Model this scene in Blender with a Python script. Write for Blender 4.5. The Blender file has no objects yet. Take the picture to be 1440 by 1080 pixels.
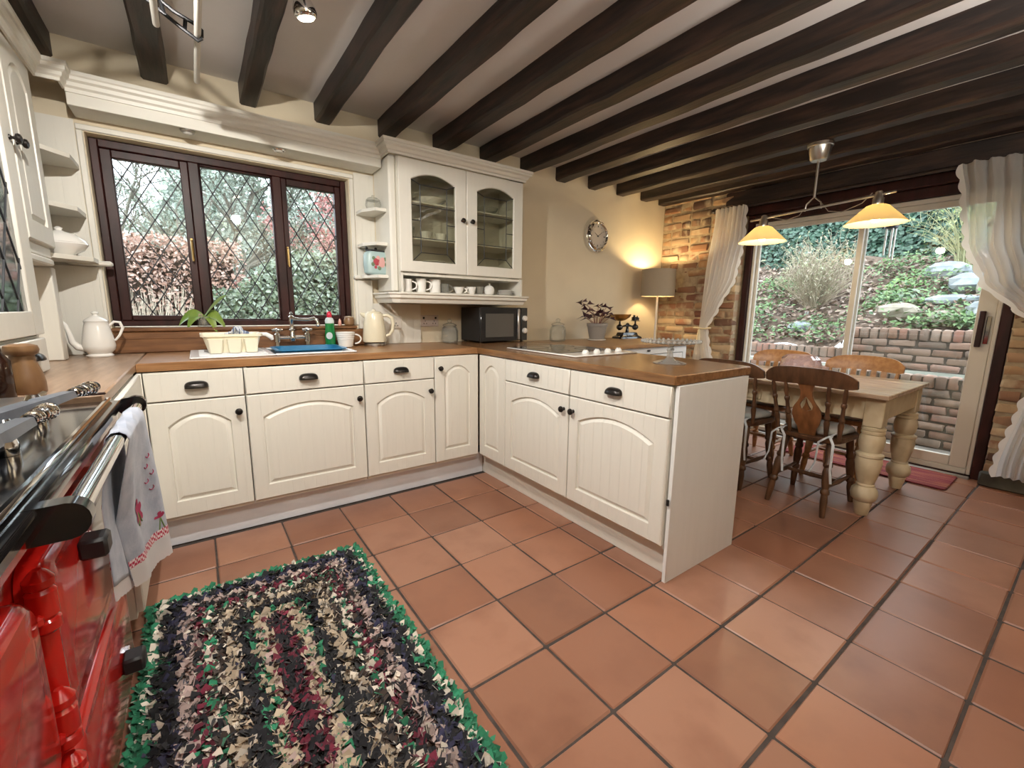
import bpy, math, random
from mathutils import Vector, Matrix
random.seed(7)
PI = math.pi
SC = bpy.context.scene
COL = SC.collection

# ------------------------------------------------------------------ camera
def make_camera():
    yaw, pit, rol = 0.6281, -0.1680, 0.0116
    cy, sy, cp, sp = math.cos(yaw), math.sin(yaw), math.cos(pit), math.sin(pit)
    f = Vector((sy*cp, cy*cp, sp)); r = Vector((cy, -sy, 0)); u = r.cross(f)
    r2 = math.cos(rol)*r + math.sin(rol)*u
    u2 = -math.sin(rol)*r + math.cos(rol)*u
    cd = bpy.data.cameras.new('camera'); co = bpy.data.objects.new('camera', cd); COL.objects.link(co)
    m = Matrix((( r2.x, u2.x, -f.x, 0.4702), (r2.y, u2.y, -f.y, -3.1235), (r2.z, u2.z, -f.z, 1.1607), (0, 0, 0, 1)))
    co.matrix_world = m
    cd.sensor_width = 36.0; cd.lens = 609.3/1440*36.0; cd.clip_start = 0.02; cd.clip_end = 200
    SC.camera = co
make_camera()

# ------------------------------------------------------------------ world, exposure, big lights
SC.view_settings.view_transform = 'Standard'
SC.view_settings.look = 'None'
SC.view_settings.gamma = 1.0
SC.view_settings.use_curve_mapping = False
SC.view_settings.exposure = 0.0
W = bpy.data.worlds.new('overcast_sky'); SC.world = W
W.use_nodes = True
_n = W.node_tree.nodes; _l = W.node_tree.links
_bg = _n['Background']
_tc = _n.new('ShaderNodeTexCoord'); _sx = _n.new('ShaderNodeSeparateXYZ'); _rp = _n.new('ShaderNodeValToRGB')
_l.new(_tc.outputs['Generated'], _sx.inputs[0]); _l.new(_sx.outputs['Z'], _rp.inputs[0]); _l.new(_rp.outputs[0], _bg.inputs['Color'])
_rp.color_ramp.elements[0].position = 0.0; _rp.color_ramp.elements[0].color = (0.80, 0.90, 1.0, 1)
_rp.color_ramp.elements[1].position = 1.0; _rp.color_ramp.elements[1].color = (0.92, 0.97, 1.0, 1)
_bg.inputs['Strength'].default_value = 5.6
SC.cycles.max_bounces = 10; SC.cycles.diffuse_bounces = 5; SC.cycles.glossy_bounces = 4
SC.cycles.transmission_bounces = 10; SC.cycles.transparent_max_bounces = 24
SC.cycles.caustics_reflective = False; SC.cycles.caustics_refractive = False
SC.cycles.sample_clamp_indirect = 6.0
try: SC.cycles.use_denoising = True
except Exception: pass

def area(name, loc, rot, sx, sy, power=0, color=(1, 1, 1), portal=False, shape='RECTANGLE', spread=PI):
    d = bpy.data.lights.new(name, 'AREA'); d.shape = shape; d.size = sx; d.size_y = sy
    d.energy = power; d.color = color; d.spread = spread
    if portal: d.cycles.is_portal = True
    o = bpy.data.objects.new(name, d); COL.objects.link(o); o.location = loc; o.rotation_euler = rot
    return o
# sky portals at the two glazed openings (they guide the sky's light, emit none of their own)
area('window_portal', (0.74, 0.20, 1.52), (-PI/2, 0, 0), 1.3, 1.0, portal=True)
area('door_portal', (5.02, -1.83, 1.02), (0, PI/2, 0), 2.1, 1.7, portal=True)

def spot(name, loc, target, power, size, blend, color, radius=0.03):
    d = bpy.data.lights.new(name, 'SPOT'); d.energy = power; d.spot_size = size; d.spot_blend = blend
    d.color = color; d.shadow_soft_size = radius
    o = bpy.data.objects.new(name, d); COL.objects.link(o); o.location = loc
    o.rotation_euler = (Vector(target)-Vector(loc)).to_track_quat('-Z', 'Y').to_euler()
    return o
def point(name, loc, power, color, radius=0.03):
    d = bpy.data.lights.new(name, 'POINT'); d.energy = power; d.color = color; d.shadow_soft_size = radius
    o = bpy.data.objects.new(name, d); COL.objects.link(o); o.location = loc
    return o
WARM = (1.0, 0.955, 0.885); WARM2 = (1.0, 0.80, 0.52)
# key and mid are heads of the kitchen spotlight bar (the head in view is built below)
spot('spotlight_key', (0.32, -1.72, 2.10), (1.0, -0.55, 0.55), 98, math.radians(150), 0.6, WARM, 0.016)
spot('spotlight_mid', (0.86, -1.36, 2.10), (1.75, -0.9, 0.2), 40, math.radians(140), 0.8, WARM, 0.03)
spot('fill_spot_rear', (0.95, -2.75, 2.15), (1.9, -1.9, 0.3), 60, math.radians(150), 0.8, WARM, 0.05)  # unseen fill spot, added to lift the floor and peninsula
# unseen upward fill lights behind the camera, added to brighten the ceiling
area('ceiling_fill_rear', (2.5, -3.7, 1.75), (PI, 0, 0), 0.35, 0.35, 64, WARM, shape='DISK')
area('ceiling_fill_side', (0.9, -3.85, 1.75), (PI, 0, 0), 0.35, 0.35, 46, WARM, shape='DISK')

# ------------------------------------------------------------------ materials
MATS = {}
def lin(c):
    return tuple(((v/255)/12.92 if v/255 <= .04045 else (((v/255)+.055)/1.055)**2.4) for v in c)
def M(name, base, rough=0.5, metal=0.0, var=None, scale=6.0, stretch=(1, 1, 1), bump=0.0, bscale=None, coat=0.0,
      rand=0.0, ramp=None, island=False, detail=4.0, spec=0.5, contrast=(0.35, 0.65), sheen=0.0, emit=None, estr=0.0):
    if name in MATS: return MATS[name]
    m = bpy.data.materials.new(name); m.use_nodes = True
    N = m.node_tree.nodes; L = m.node_tree.links; P = N['Principled BSDF']
    P.inputs['Base Color'].default_value = (*base, 1); P.inputs['Roughness'].default_value = rough
    P.inputs['Metallic'].default_value = metal; P.inputs['Specular IOR Level'].default_value = spec
    if coat: P.inputs['Coat Weight'].default_value = coat; P.inputs['Coat Roughness'].default_value = 0.08
    if sheen: P.inputs['Sheen Weight'].default_value = sheen
    if emit: P.inputs['Emission Color'].default_value = (*emit, 1); P.inputs['Emission Strength'].default_value = estr
    col = None
    if var is not None or bump:
        tc = N.new('ShaderNodeTexCoord'); mp = N.new('ShaderNodeMapping'); L.new(tc.outputs['Object'], mp.inputs[0])
        mp.inputs['Scale'].default_value = stretch
        if rand or ramp:
            oi0 = N.new('ShaderNodeObjectInfo'); vm = N.new('ShaderNodeVectorMath'); vm.operation = 'ADD'
            mu = N.new('ShaderNodeMath'); mu.operation = 'MULTIPLY'; mu.inputs[1].default_value = 37.0
            L.new(oi0.outputs['Random'], mu.inputs[0]); L.new(mp.outputs[0], vm.inputs[0]); L.new(mu.outputs[0], vm.inputs[1])
            vec = vm.outputs[0]
        else: vec = mp.outputs[0]
        nz = N.new('ShaderNodeTexNoise'); nz.inputs['Scale'].default_value = scale; nz.inputs['Detail'].default_value = detail
        L.new(vec, nz.inputs['Vector'])
    if ramp:      # colours picked per object (or per loose piece)
        if island:
            g = N.new('ShaderNodeNewGeometry'); src = g.outputs['Random Per Island']
        else:
            oi = N.new('ShaderNodeObjectInfo'); src = oi.outputs['Random']
        r = N.new('ShaderNodeValToRGB'); L.new(src, r.inputs[0]); r.color_ramp.interpolation = 'LINEAR'
        els = r.color_ramp.elements
        while len(els) < len(ramp): els.new(0.5)
        for i, c in enumerate(ramp):
            els[i].position = i/max(1, len(ramp)-1); els[i].color = (*c, 1)
        col = r.outputs[0]
    if var is not None:
        cr = N.new('ShaderNodeValToRGB'); L.new(nz.outputs['Fac'], cr.inputs[0])
        cr.color_ramp.elements[0].position = contrast[0]; cr.color_ramp.elements[1].position = contrast[1]
        if col is None:
            cr.color_ramp.elements[0].color = (*base, 1); cr.color_ramp.elements[1].color = (*var, 1)
            col = cr.outputs[0]
        else:
            cr.color_ramp.elements[0].color = (0, 0, 0, 1); cr.color_ramp.elements[1].color = (1, 1, 1, 1)
            mx = N.new('ShaderNodeMix'); mx.data_type = 'RGBA'; L.new(cr.outputs[0], mx.inputs[0])
            L.new(col, mx.inputs[6]); mx.inputs[7].default_value = (*var, 1); col = mx.outputs[2]
    if rand and col is not None:
        oi = N.new('ShaderNodeObjectInfo'); hs = N.new('ShaderNodeHueSaturation')
        mr = N.new('ShaderNodeMapRange'); mr.inputs[3].default_value = 1-rand; mr.inputs[4].default_value = 1+rand
        L.new(oi.outputs['Random'], mr.inputs[0]); L.new(mr.outputs[0], hs.inputs['Value']); L.new(col, hs.inputs['Color'])
        col = hs.outputs[0]
    if col is not None: L.new(col, P.inputs['Base Color'])
    if bump:
        bp = N.new('ShaderNodeBump'); bp.inputs['Strength'].default_value = bump; bp.inputs['Distance'].default_value = 0.004
        if bscale:
            nb = N.new('ShaderNodeTexNoise'); nb.inputs['Scale'].default_value = bscale; nb.inputs['Detail'].default_value = 5
            L.new(vec, nb.inputs['Vector']); L.new(nb.outputs['Fac'], bp.inputs['Height'])
        else: L.new(nz.outputs['Fac'], bp.inputs['Height'])
        L.new(bp.outputs[0], P.inputs['Normal'])
    MATS[name] = m; return m

def glass_mat(name, tint=(1, 1, 1), fac=0.08, rough=0.0):
    """thin pane: lets light straight through, mirrors a little more at a slant"""
    if name in MATS: return MATS[name]
    m = bpy.data.materials.new(name); m.use_nodes = True
    N = m.node_tree.nodes; L = m.node_tree.links; N.remove(N['Principled BSDF'])
    t = N.new('ShaderNodeBsdfTransparent'); t.inputs[0].default_value = (*tint, 1)
    g = N.new('ShaderNodeBsdfGlossy'); g.inputs['Roughness'].default_value = rough
    lw = N.new('ShaderNodeLayerWeight'); lw.inputs['Blend'].default_value = 0.25
    mu = N.new('ShaderNodeMath'); mu.operation = 'MULTIPLY_ADD'; mu.inputs[1].default_value = 0.6; mu.inputs[2].default_value = fac; mu.use_clamp = True
    pw = N.new('ShaderNodeMath'); pw.operation = 'POWER'; pw.inputs[1].default_value = 3.0
    L.new(lw.outputs['Facing'], pw.inputs[0]); L.new(pw.outputs[0], mu.inputs[0])
    mx = N.new('ShaderNodeMixShader'); L.new(mu.outputs[0], mx.inputs[0]); L.new(t.outputs[0], mx.inputs[1]); L.new(g.outputs[0], mx.inputs[2])
    L.new(mx.outputs[0], N['Material Output'].inputs[0])
    MATS[name] = m; return m

def ware_mat(name, face, edge, body=0.05):
    """thin glassware: clear face-on, darker and more mirror-like towards its outline"""
    m = bpy.data.materials.new(name); m.use_nodes = True
    N = m.node_tree.nodes; L = m.node_tree.links; N.remove(N['Principled BSDF'])
    lw = N.new('ShaderNodeLayerWeight'); lw.inputs['Blend'].default_value = 0.5
    r = N.new('ShaderNodeValToRGB'); r.color_ramp.elements[0].position = .45; r.color_ramp.elements[0].color = (*face, 1); r.color_ramp.elements[1].position = .95; r.color_ramp.elements[1].color = (*edge, 1)
    L.new(lw.outputs['Facing'], r.inputs[0])
    t = N.new('ShaderNodeBsdfTransparent'); L.new(r.outputs[0], t.inputs[0])
    d = N.new('ShaderNodeBsdfTranslucent'); d.inputs[0].default_value = (*[min(1, c) for c in face], 1); d2 = N.new('ShaderNodeBsdfDiffuse'); d2.inputs[0].default_value = (*face, 1)
    md = N.new('ShaderNodeMixShader'); L.new(d.outputs[0], md.inputs[1]); L.new(d2.outputs[0], md.inputs[2])
    m1 = N.new('ShaderNodeMixShader'); m1.inputs[0].default_value = body; L.new(t.outputs[0], m1.inputs[1]); L.new(md.outputs[0], m1.inputs[2])
    g = N.new('ShaderNodeBsdfGlossy'); g.inputs['Roughness'].default_value = 0.03
    mu = N.new('ShaderNodeMath'); mu.operation = 'POWER'; mu.inputs[1].default_value = 2.2; L.new(lw.outputs['Facing'], mu.inputs[0])
    ma = N.new('ShaderNodeMath'); ma.operation = 'MULTIPLY_ADD'; ma.inputs[1].default_value = .55; ma.inputs[2].default_value = .07; L.new(mu.outputs[0], ma.inputs[0])
    mx = N.new('ShaderNodeMixShader'); L.new(ma.outputs[0], mx.inputs[0]); L.new(m1.outputs[0], mx.inputs[1]); L.new(g.outputs[0], mx.inputs[2])
    L.new(mx.outputs[0], N['Material Output'].inputs[0]); MATS[name] = m; return m

def cloth_mat(name, color, alpha=1.0, transl=0.5, uvfn=None):
    """thin cloth: diffuse plus translucent, optionally open weave (constant part-transparency)"""
    if name in MATS: return MATS[name]
    m = bpy.data.materials.new(name); m.use_nodes = True
    N = m.node_tree.nodes; L = m.node_tree.links; N.remove(N['Principled BSDF'])
    d = N.new('ShaderNodeBsdfDiffuse'); d.inputs[0].default_value = (*color, 1)
    t = N.new('ShaderNodeBsdfTranslucent'); t.inputs[0].default_value = (*color, 1)
    mx = N.new('ShaderNodeMixShader'); mx.inputs[0].default_value = transl
    L.new(d.outputs[0], mx.inputs[1]); L.new(t.outputs[0], mx.inputs[2]); out = mx.outputs[0]
    if alpha < 1:
        tr = N.new('ShaderNodeBsdfTransparent'); m2 = N.new('ShaderNodeMixShader'); m2.inputs[0].default_value = alpha
        L.new(tr.outputs[0], m2.inputs[1]); L.new(out, m2.inputs[2]); out = m2.outputs[0]
    L.new(out, N['Material Output'].inputs[0])
    MATS[name] = m; return m

def grooved(name, base, period=0.058, axis='X', rough=0.42):
    """painted tongue-and-groove: fine V joints and faint grain as relief"""
    if name in MATS: return MATS[name]
    m = M(name, base, rough, var=tuple(c*0.975 for c in base), scale=9, stretch=(6, 6, 0.6))
    N = m.node_tree.nodes; L = m.node_tree.links; P = N['Principled BSDF']
    tc = N.new('ShaderNodeTexCoord'); sp = N.new('ShaderNodeSeparateXYZ'); L.new(tc.outputs['Object'], sp.inputs[0])
    a = N.new('ShaderNodeMath'); a.operation = 'DIVIDE'; a.inputs[1].default_value = period; L.new(sp.outputs[axis], a.inputs[0])
    b = N.new('ShaderNodeMath'); b.operation = 'FRACT'; L.new(a.outputs[0], b.inputs[0])
    c = N.new('ShaderNodeMath'); c.operation = 'GREATER_THAN'; c.inputs[1].default_value = 0.055; L.new(b.outputs[0], c.inputs[0])
    bp = N.new('ShaderNodeBump'); bp.inputs['Strength'].default_value = 0.8; bp.inputs['Distance'].default_value = 0.003
    L.new(c.outputs[0], bp.inputs['Height']); L.new(bp.outputs[0], P.inputs['Normal'])
    return m

CREAM = (0.71, 0.685, 0.615)
m_cream = M('cream_paint', CREAM, 0.40, var=(0.69, 0.665, 0.596), scale=7, stretch=(5, 5, 0.7))
m_cream_h = M('cream_paint_h', CREAM, 0.42, var=(0.685, 0.66, 0.59), scale=7, stretch=(0.7, 5, 5))
m_tg = grooved('cream_grooved', CREAM)
m_tgy = grooved('cream_grooved_y', CREAM, axis='Y')
m_white = M('white_paint', (0.76, 0.79, 0.83), 0.45, var=(0.70, 0.72, 0.76), scale=5)
m_wall = M('magnolia_wall', (0.70, 0.61, 0.45), 0.85, var=(0.66, 0.57, 0.42), scale=2.5, bump=0.15, bscale=60)
m_ceil = M('ceiling_plaster', (0.74, 0.71, 0.69), 0.9, var=(0.68, 0.65, 0.63), scale=2.0, bump=0.2, bscale=40)
m_beam = M('dark_beam_wood', (0.013, 0.008, 0.0065), 0.50, var=(0.055, 0.028, 0.019), scale=7, stretch=(4, 0.5, 4), bump=0.5, bscale=14, contrast=(0.42, 0.72), rand=0.15)
m_grout = M('dark_grout', (0.035, 0.026, 0.022), 0.9, var=(0.06, 0.045, 0.038), scale=30)
m_tile = M('terracotta', (0.27, 0.12, 0.07), 0.34, var=(0.205, 0.090, 0.055), scale=5, bump=0.12, bscale=11, rand=0.14, spec=0.45,
           ramp=[(0.262, 0.118, 0.070), (0.29, 0.140, 0.088), (0.235, 0.100, 0.058), (0.31, 0.158, 0.102), (0.268, 0.120, 0.070)], contrast=(0.45, 0.8))
m_worktop = M('oiled_beech_worktop', (0.33, 0.172, 0.075), 0.30, var=(0.21, 0.100, 0.040), scale=6, stretch=(0.9, 9, 9), detail=6, spec=0.5, bump=0.05)
m_worktop_y = M('oiled_beech_worktop_y', (0.235, 0.118, 0.048), 0.24, var=(0.14, 0.065, 0.026), scale=6, stretch=(9, 0.9, 9), detail=6, spec=0.55, bump=0.05)
m_upstand = M('wood_upstand', (0.22, 0.10, 0.04), 0.4, var=(0.13, 0.055, 0.022), scale=6, stretch=(1, 9, 7), detail=6)
m_mahog = M('mahogany_frame', (0.042, 0.011, 0.009), 0.42, var=(0.020, 0.006, 0.005), scale=5, stretch=(5, 5, 1), spec=0.3)
m_pewter = M('dark_pewter', (0.030, 0.026, 0.024), 0.28, 0.75)
m_black = M('black_gloss', (0.006, 0.006, 0.007), 0.12, 0.0, coat=0.5)
m_blackm = M('black_matt', (0.012, 0.012, 0.013), 0.45)
m_iron = M('cast_iron', (0.02, 0.02, 0.022), 0.42, 0.5)
m_chrome = M('chrome', (0.82, 0.82, 0.82), 0.07, 1.0)
m_steel = M('brushed_steel', (0.55, 0.53, 0.50), 0.28, 1.0)
m_lead = M('lead_strip', (0.035, 0.037, 0.042), 0.5, 0.4)
m_gold = M('aged_brass', (0.50, 0.33, 0.13), 0.32, 0.9)
m_china = M('white_china', (0.80, 0.78, 0.74), 0.12, coat=0.4)
m_enamel = M('red_enamel', (0.48, 0.012, 0.008), 0.14, coat=0.25)
m_pine = M('honey_pine', (0.44, 0.24, 0.105), 0.35, var=(0.32, 0.155, 0.062), scale=6, stretch=(6, 1.2, 6), detail=5)
m_oldpine = M('dark_pine', (0.125, 0.058, 0.027), 0.34, var=(0.062, 0.027, 0.013), scale=6, stretch=(6, 6, 1.0), detail=5)
m_tabletop = M('table_planks', (0.52, 0.40, 0.29), 0.24, var=(0.36, 0.25, 0.17), scale=6, stretch=(9, 0.8, 9), detail=6, rand=0.12)
m_tablep = M('table_cream_paint', (0.62, 0.53, 0.36), 0.5, var=(0.50, 0.40, 0.25), scale=9)
m_pane = glass_mat('window_glass', (0.97, 0.985, 0.985), 0.05)
m_clear = ware_mat('clear_glassware', (0.97, 0.98, 0.97), (0.46, 0.49, 0.47), 0.09)
m_press = ware_mat('pressed_glass', (0.95, 0.96, 0.95), (0.50, 0.52, 0.50), 0.30)
m_pink = ware_mat('pink_glassware', (0.97, 0.90, 0.91), (0.66, 0.46, 0.50), 0.22)
m_plate = M('socket_plastic', (0.70, 0.66, 0.60), 0.35)
BRICK = [(0.26, 0.12, 0.065), (0.38, 0.24, 0.13), (0.17, 0.070, 0.045), (0.50, 0.37, 0.23), (0.27, 0.14, 0.08), (0.11, 0.06, 0.042), (0.42, 0.29, 0.17), (0.24, 0.085, 0.05)]
m_brick = M('old_brick', (0.3, 0.18, 0.1), 0.9, var=(0.50, 0.41, 0.28), scale=8, bump=0.7, bscale=20, ramp=BRICK, contrast=(0.50, 0.74))
m_mortar = M('lime_mortar', (0.40, 0.32, 0.21), 0.95, var=(0.27, 0.20, 0.13), scale=20, bump=0.6)
GBR = [(0.36, 0.22, 0.16), (0.22, 0.16, 0.13), (0.40, 0.29, 0.23), (0.32, 0.16, 0.12), (0.36, 0.28, 0.23)]
m_gbrick = M('garden_brick', (0.3, 0.2, 0.15), 0.92, var=(0.22, 0.19, 0.16), scale=11, bump=0.5, bscale=25, ramp=GBR, contrast=(0.45, 0.8))
m_gmortar = M('garden_mortar', (0.08, 0.07, 0.06), 0.95, var=(0.14, 0.12, 0.10), scale=15)

# ------------------------------------------------------------------ mesh builder
class B:
    def __init__(self): self.v = []; self.f = []
    def add(self, vs, fs):
        o = len(self.v); self.v += [tuple(p) for p in vs]; self.f += [tuple(i+o for i in q) for q in fs]; return self
    def box(self, x0, y0, z0, x1, y1, z1, bev=0.0):
        x0, x1 = min(x0, x1), max(x0, x1); y0, y1 = min(y0, y1), max(y0, y1); z0, z1 = min(z0, z1), max(z0, z1)
        if bev <= 0:
            vs = [(x0, y0, z0), (x1, y0, z0), (x1, y1, z0), (x0, y1, z0), (x0, y0, z1), (x1, y0, z1), (x1, y1, z1), (x0, y1, z1)]
            return self.add(vs, [(0, 3, 2, 1), (4, 5, 6, 7), (0, 1, 5, 4), (1, 2, 6, 5), (2, 3, 7, 6), (3, 0, 4, 7)])
        b = min(bev, (x1-x0)*.49, (y1-y0)*.49, (z1-z0)*.49)
        cx, cy, cz = (x0+x1)/2, (y0+y1)/2, (z0+z1)/2; hx, hy, hz = (x1-x0)/2, (y1-y0)/2, (z1-z0)/2
        vs = []; idx = {}
        for sx in (-1, 1):
            for sy in (-1, 1):
                for sz in (-1, 1):
                    for a in range(3):
                        h = [hx-b, hy-b, hz-b]; h[a] += b
                        idx[(sx, sy, sz, a)] = len(vs); vs.append((cx+sx*h[0], cy+sy*h[1], cz+sz*h[2]))
        fs = []
        I = lambda sx, sy, sz, a: idx[(sx, sy, sz, a)]
        for s in (-1, 1):
            q = [I(s, -1, -1, 0), I(s, 1, -1, 0), I(s, 1, 1, 0), I(s, -1, 1, 0)]; fs.append(q if s > 0 else q[::-1])
            q = [I(-1, s, -1, 1), I(-1, s, 1, 1), I(1, s, 1, 1), I(1, s, -1, 1)]; fs.append(q if s > 0 else q[::-1])
            q = [I(-1, -1, s, 2), I(1, -1, s, 2), I(1, 1, s, 2), I(-1, 1, s, 2)]; fs.append(q if s > 0 else q[::-1])
        for s in (-1, 1):
            for t in (-1, 1):
                q = [I(s, t, -1, 0), I(s, t, -1, 1), I(s, t, 1, 1), I(s, t, 1, 0)]; fs.append(q if s*t > 0 else q[::-1])
                q = [I(s, -1, t, 0), I(s, 1, t, 0), I(s, 1, t, 2), I(s, -1, t, 2)]; fs.append(q if s*t > 0 else q[::-1])
                q = [I(-1, s, t, 1), I(-1, s, t, 2), I(1, s, t, 2), I(1, s, t, 1)]; fs.append(q if s*t > 0 else q[::-1])
        for sx in (-1, 1):
            for sy in (-1, 1):
                for sz in (-1, 1):
                    q = [I(sx, sy, sz, 0), I(sx, sy, sz, 1), I(sx, sy, sz, 2)]; fs.append(q if sx*sy*sz > 0 else q[::-1])
        return self.add(vs, fs)
    def ring(self, loops, close=True, cap0=True, cap1=True):
        n = len(loops[0]); vs = [p for l in loops for p in l]; fs = []
        for i in range(len(loops)-1):
            for j in range(n if close else n-1):
                a = i*n+j; b = i*n+(j+1) % n; fs.append((a, b, b+n, a+n))
        if close and cap0: fs.append(tuple(range(n-1, -1, -1)))
        if close and cap1: fs.append(tuple(range((len(loops)-1)*n, len(loops)*n)))
        return self.add(vs, fs)
    def tube(self, pts, r, n=8, cap=True, squash=1.0):
        pts = [Vector(p) for p in pts]; rs = r if isinstance(r, (list, tuple)) else [r]*len(pts)
        loops = []; prev = None
        for i, p in enumerate(pts):
            t = (pts[min(i+1, len(pts)-1)]-pts[max(i-1, 0)]).normalized()
            if prev is None:
                a = Vector((0, 0, 1)) if abs(t.z) < .9 else Vector((1, 0, 0)); s = t.cross(a).normalized()
            else:
                s = prev - t*prev.dot(t); s = s.normalized() if s.length > 1e-6 else prev
            prev = s; u = t.cross(s)
            loops.append([p+(s*math.cos(2*PI*k/n)+u*math.sin(2*PI*k/n)*squash)*rs[i] for k in range(n)])
        return self.ring(loops, cap0=cap, cap1=cap)
    def lathe(self, prof, c=(0, 0, 0), n=20, axis='z', cap0=True, cap1=True, sx=1.0, sy=1.0):
        loops = []
        for r, h in prof:
            l = []
            for k in range(n):
                a = 2*PI*k/n; x, y = r*math.cos(a)*sx, r*math.sin(a)*sy
                if axis == 'z': p = (c[0]+x, c[1]+y, c[2]+h)
                elif axis == 'x': p = (c[0]+h, c[1]+x, c[2]+y)
                elif axis == '-x': p = (c[0]-h, c[1]-x, c[2]+y)
                elif axis == 'y': p = (c[0]-x, c[1]+h, c[2]+y)
                else: p = (c[0]+x, c[1]-h, c[2]+y)
                l.append(p)
            loops.append(l)
        return self.ring(loops, cap0=cap0, cap1=cap1)
    def prism(self, poly, axis, a0, a1):
        def P(u, v, w): return {'x': (w, u, v), 'y': (u, w, v), 'z': (u, v, w)}[axis]
        n = len(poly); vs = [P(u, v, a0) for u, v in poly]+[P(u, v, a1) for u, v in poly]
        fs = [tuple(range(n-1, -1, -1)), tuple(range(n, 2*n))]+[(i, (i+1) % n, (i+1) % n+n, i+n) for i in range(n)]
        return self.add(vs, fs)
    def grid(self, fn, nu, nv):
        vs = [fn(i/nu, j/nv) for i in range(nu+1) for j in range(nv+1)]
        return self.add(vs, [(i*(nv+1)+j, (i+1)*(nv+1)+j, (i+1)*(nv+1)+j+1, i*(nv+1)+j+1) for i in range(nu) for j in range(nv)])
    def ball(self, c, rx, ry=None, rz=None, n=14, m=9):
        ry = ry or rx; rz = rz or rx
        return self.lathe([(max(1e-4, math.sin(PI*k/m)), -math.cos(PI*k/m)*rz) for k in range(m+1)], c, n, sx=rx, sy=ry)
    def mesh(self, name, mat, smooth=True, angle=0.7):
        me = bpy.data.meshes.new(name); me.from_pydata(self.v, [], self.f)
        if mat: me.materials.append(mat)
        me.validate(); 
        import bmesh as _bm
        bm = _bm.new(); bm.from_mesh(me); _bm.ops.recalc_face_normals(bm, faces=bm.faces); bm.to_mesh(me); bm.free()
        if smooth:
            me.shade_smooth(); me.set_sharp_from_angle(angle=angle)
        return me
    def build(self, name, mat, parent=None, smooth=True, angle=0.7, world=False, loc=None):
        if world and parent is not None:
            q = parent; off = Vector((0, 0, 0))
            while q is not None: off += q.location; q = q.parent
            self.v = [(x-off.x, y-off.y, z-off.z) for x, y, z in self.v]
        o = bpy.data.objects.new(name, self.mesh(name, mat, smooth, angle)); COL.objects.link(o)
        if parent is not None: o.parent = parent
        if loc is not None: o.location = loc
        return o
def tag(o, label, cat, group=None, kind=None):
    if label: o['label'] = label
    if cat: o['category'] = cat
    if group: o['group'] = group
    if kind: o['kind'] = kind
    return o
def thing(name, label, cat, loc=(0, 0, 0), rz=0.0, group=None, kind=None):
    o = bpy.data.objects.new(name, None); COL.objects.link(o); o.location = loc; o.rotation_euler = (0, 0, rz)
    o.empty_display_size = 0.1
    return tag(o, label, cat, group, kind)
def struct(o): o['kind'] = 'structure'; return o
def stuff(o): o['kind'] = 'stuff'; return o
def copy_tree(o, parent=None):
    c = o.copy(); COL.objects.link(c)
    if parent is not None: c.parent = parent
    for ch in list(o.children): copy_tree(ch, c)
    return c
def inst(name, mesh, parent, loc, rot=(0, 0, 0), scale=(1, 1, 1)):
    o = bpy.data.objects.new(name, mesh); COL.objects.link(o); o.parent = parent
    o.location = loc; o.rotation_euler = rot; o.scale = scale
    return o

# ================================================================== ROOM SHELL
# ---- floor: grout bed with single terracotta tiles
floor = struct(B().box(-0.6, -4.5, -0.12, 5.05, 0.2, -0.005).build('floor', m_grout, smooth=False))
def tile_mesh(k):
    rnd = random.Random(k); b = B(); h = 0.1488; bev = 0.005
    b.box(-h, -h, -0.02, h, h, 0.0, bev)
    vs = []
    for x, y, z in b.v:
        vs.append((x+rnd.uniform(-.0012, .0012), y+rnd.uniform(-.0012, .0012), z+(rnd.uniform(-.0012, .0006) if z > -.01 else 0)))
    b.v = vs
    return b.mesh('tile', m_tile, True, 0.5)
TM = [tile_mesh(k) for k in range(5)]
GX, GY, TS = 1.367, -2.414, 0.305
for i in range(-4, 13):
    for j in range(-6, 5):
        x = GX+TS*(i+.5); y = GY-TS*(j-.5)
        if y > -0.50 or y < -3.75 or x > 4.95: continue
        if x < 0.15: continue
        if 2.16 < x < 2.62 and y > -2.1: continue
        o = inst('tile', random.choice(TM), floor, (x+random.uniform(-.0012, .0012), y+random.uniform(-.0012, .0012), random.uniform(-.0012, .0008)),
                 (0, 0, random.choice((0, PI/2, PI, 3*PI/2))+random.uniform(-.004, .004)))
        if j in (2, 3): o.scale = (1.0, 0.985, 1.0)

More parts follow.
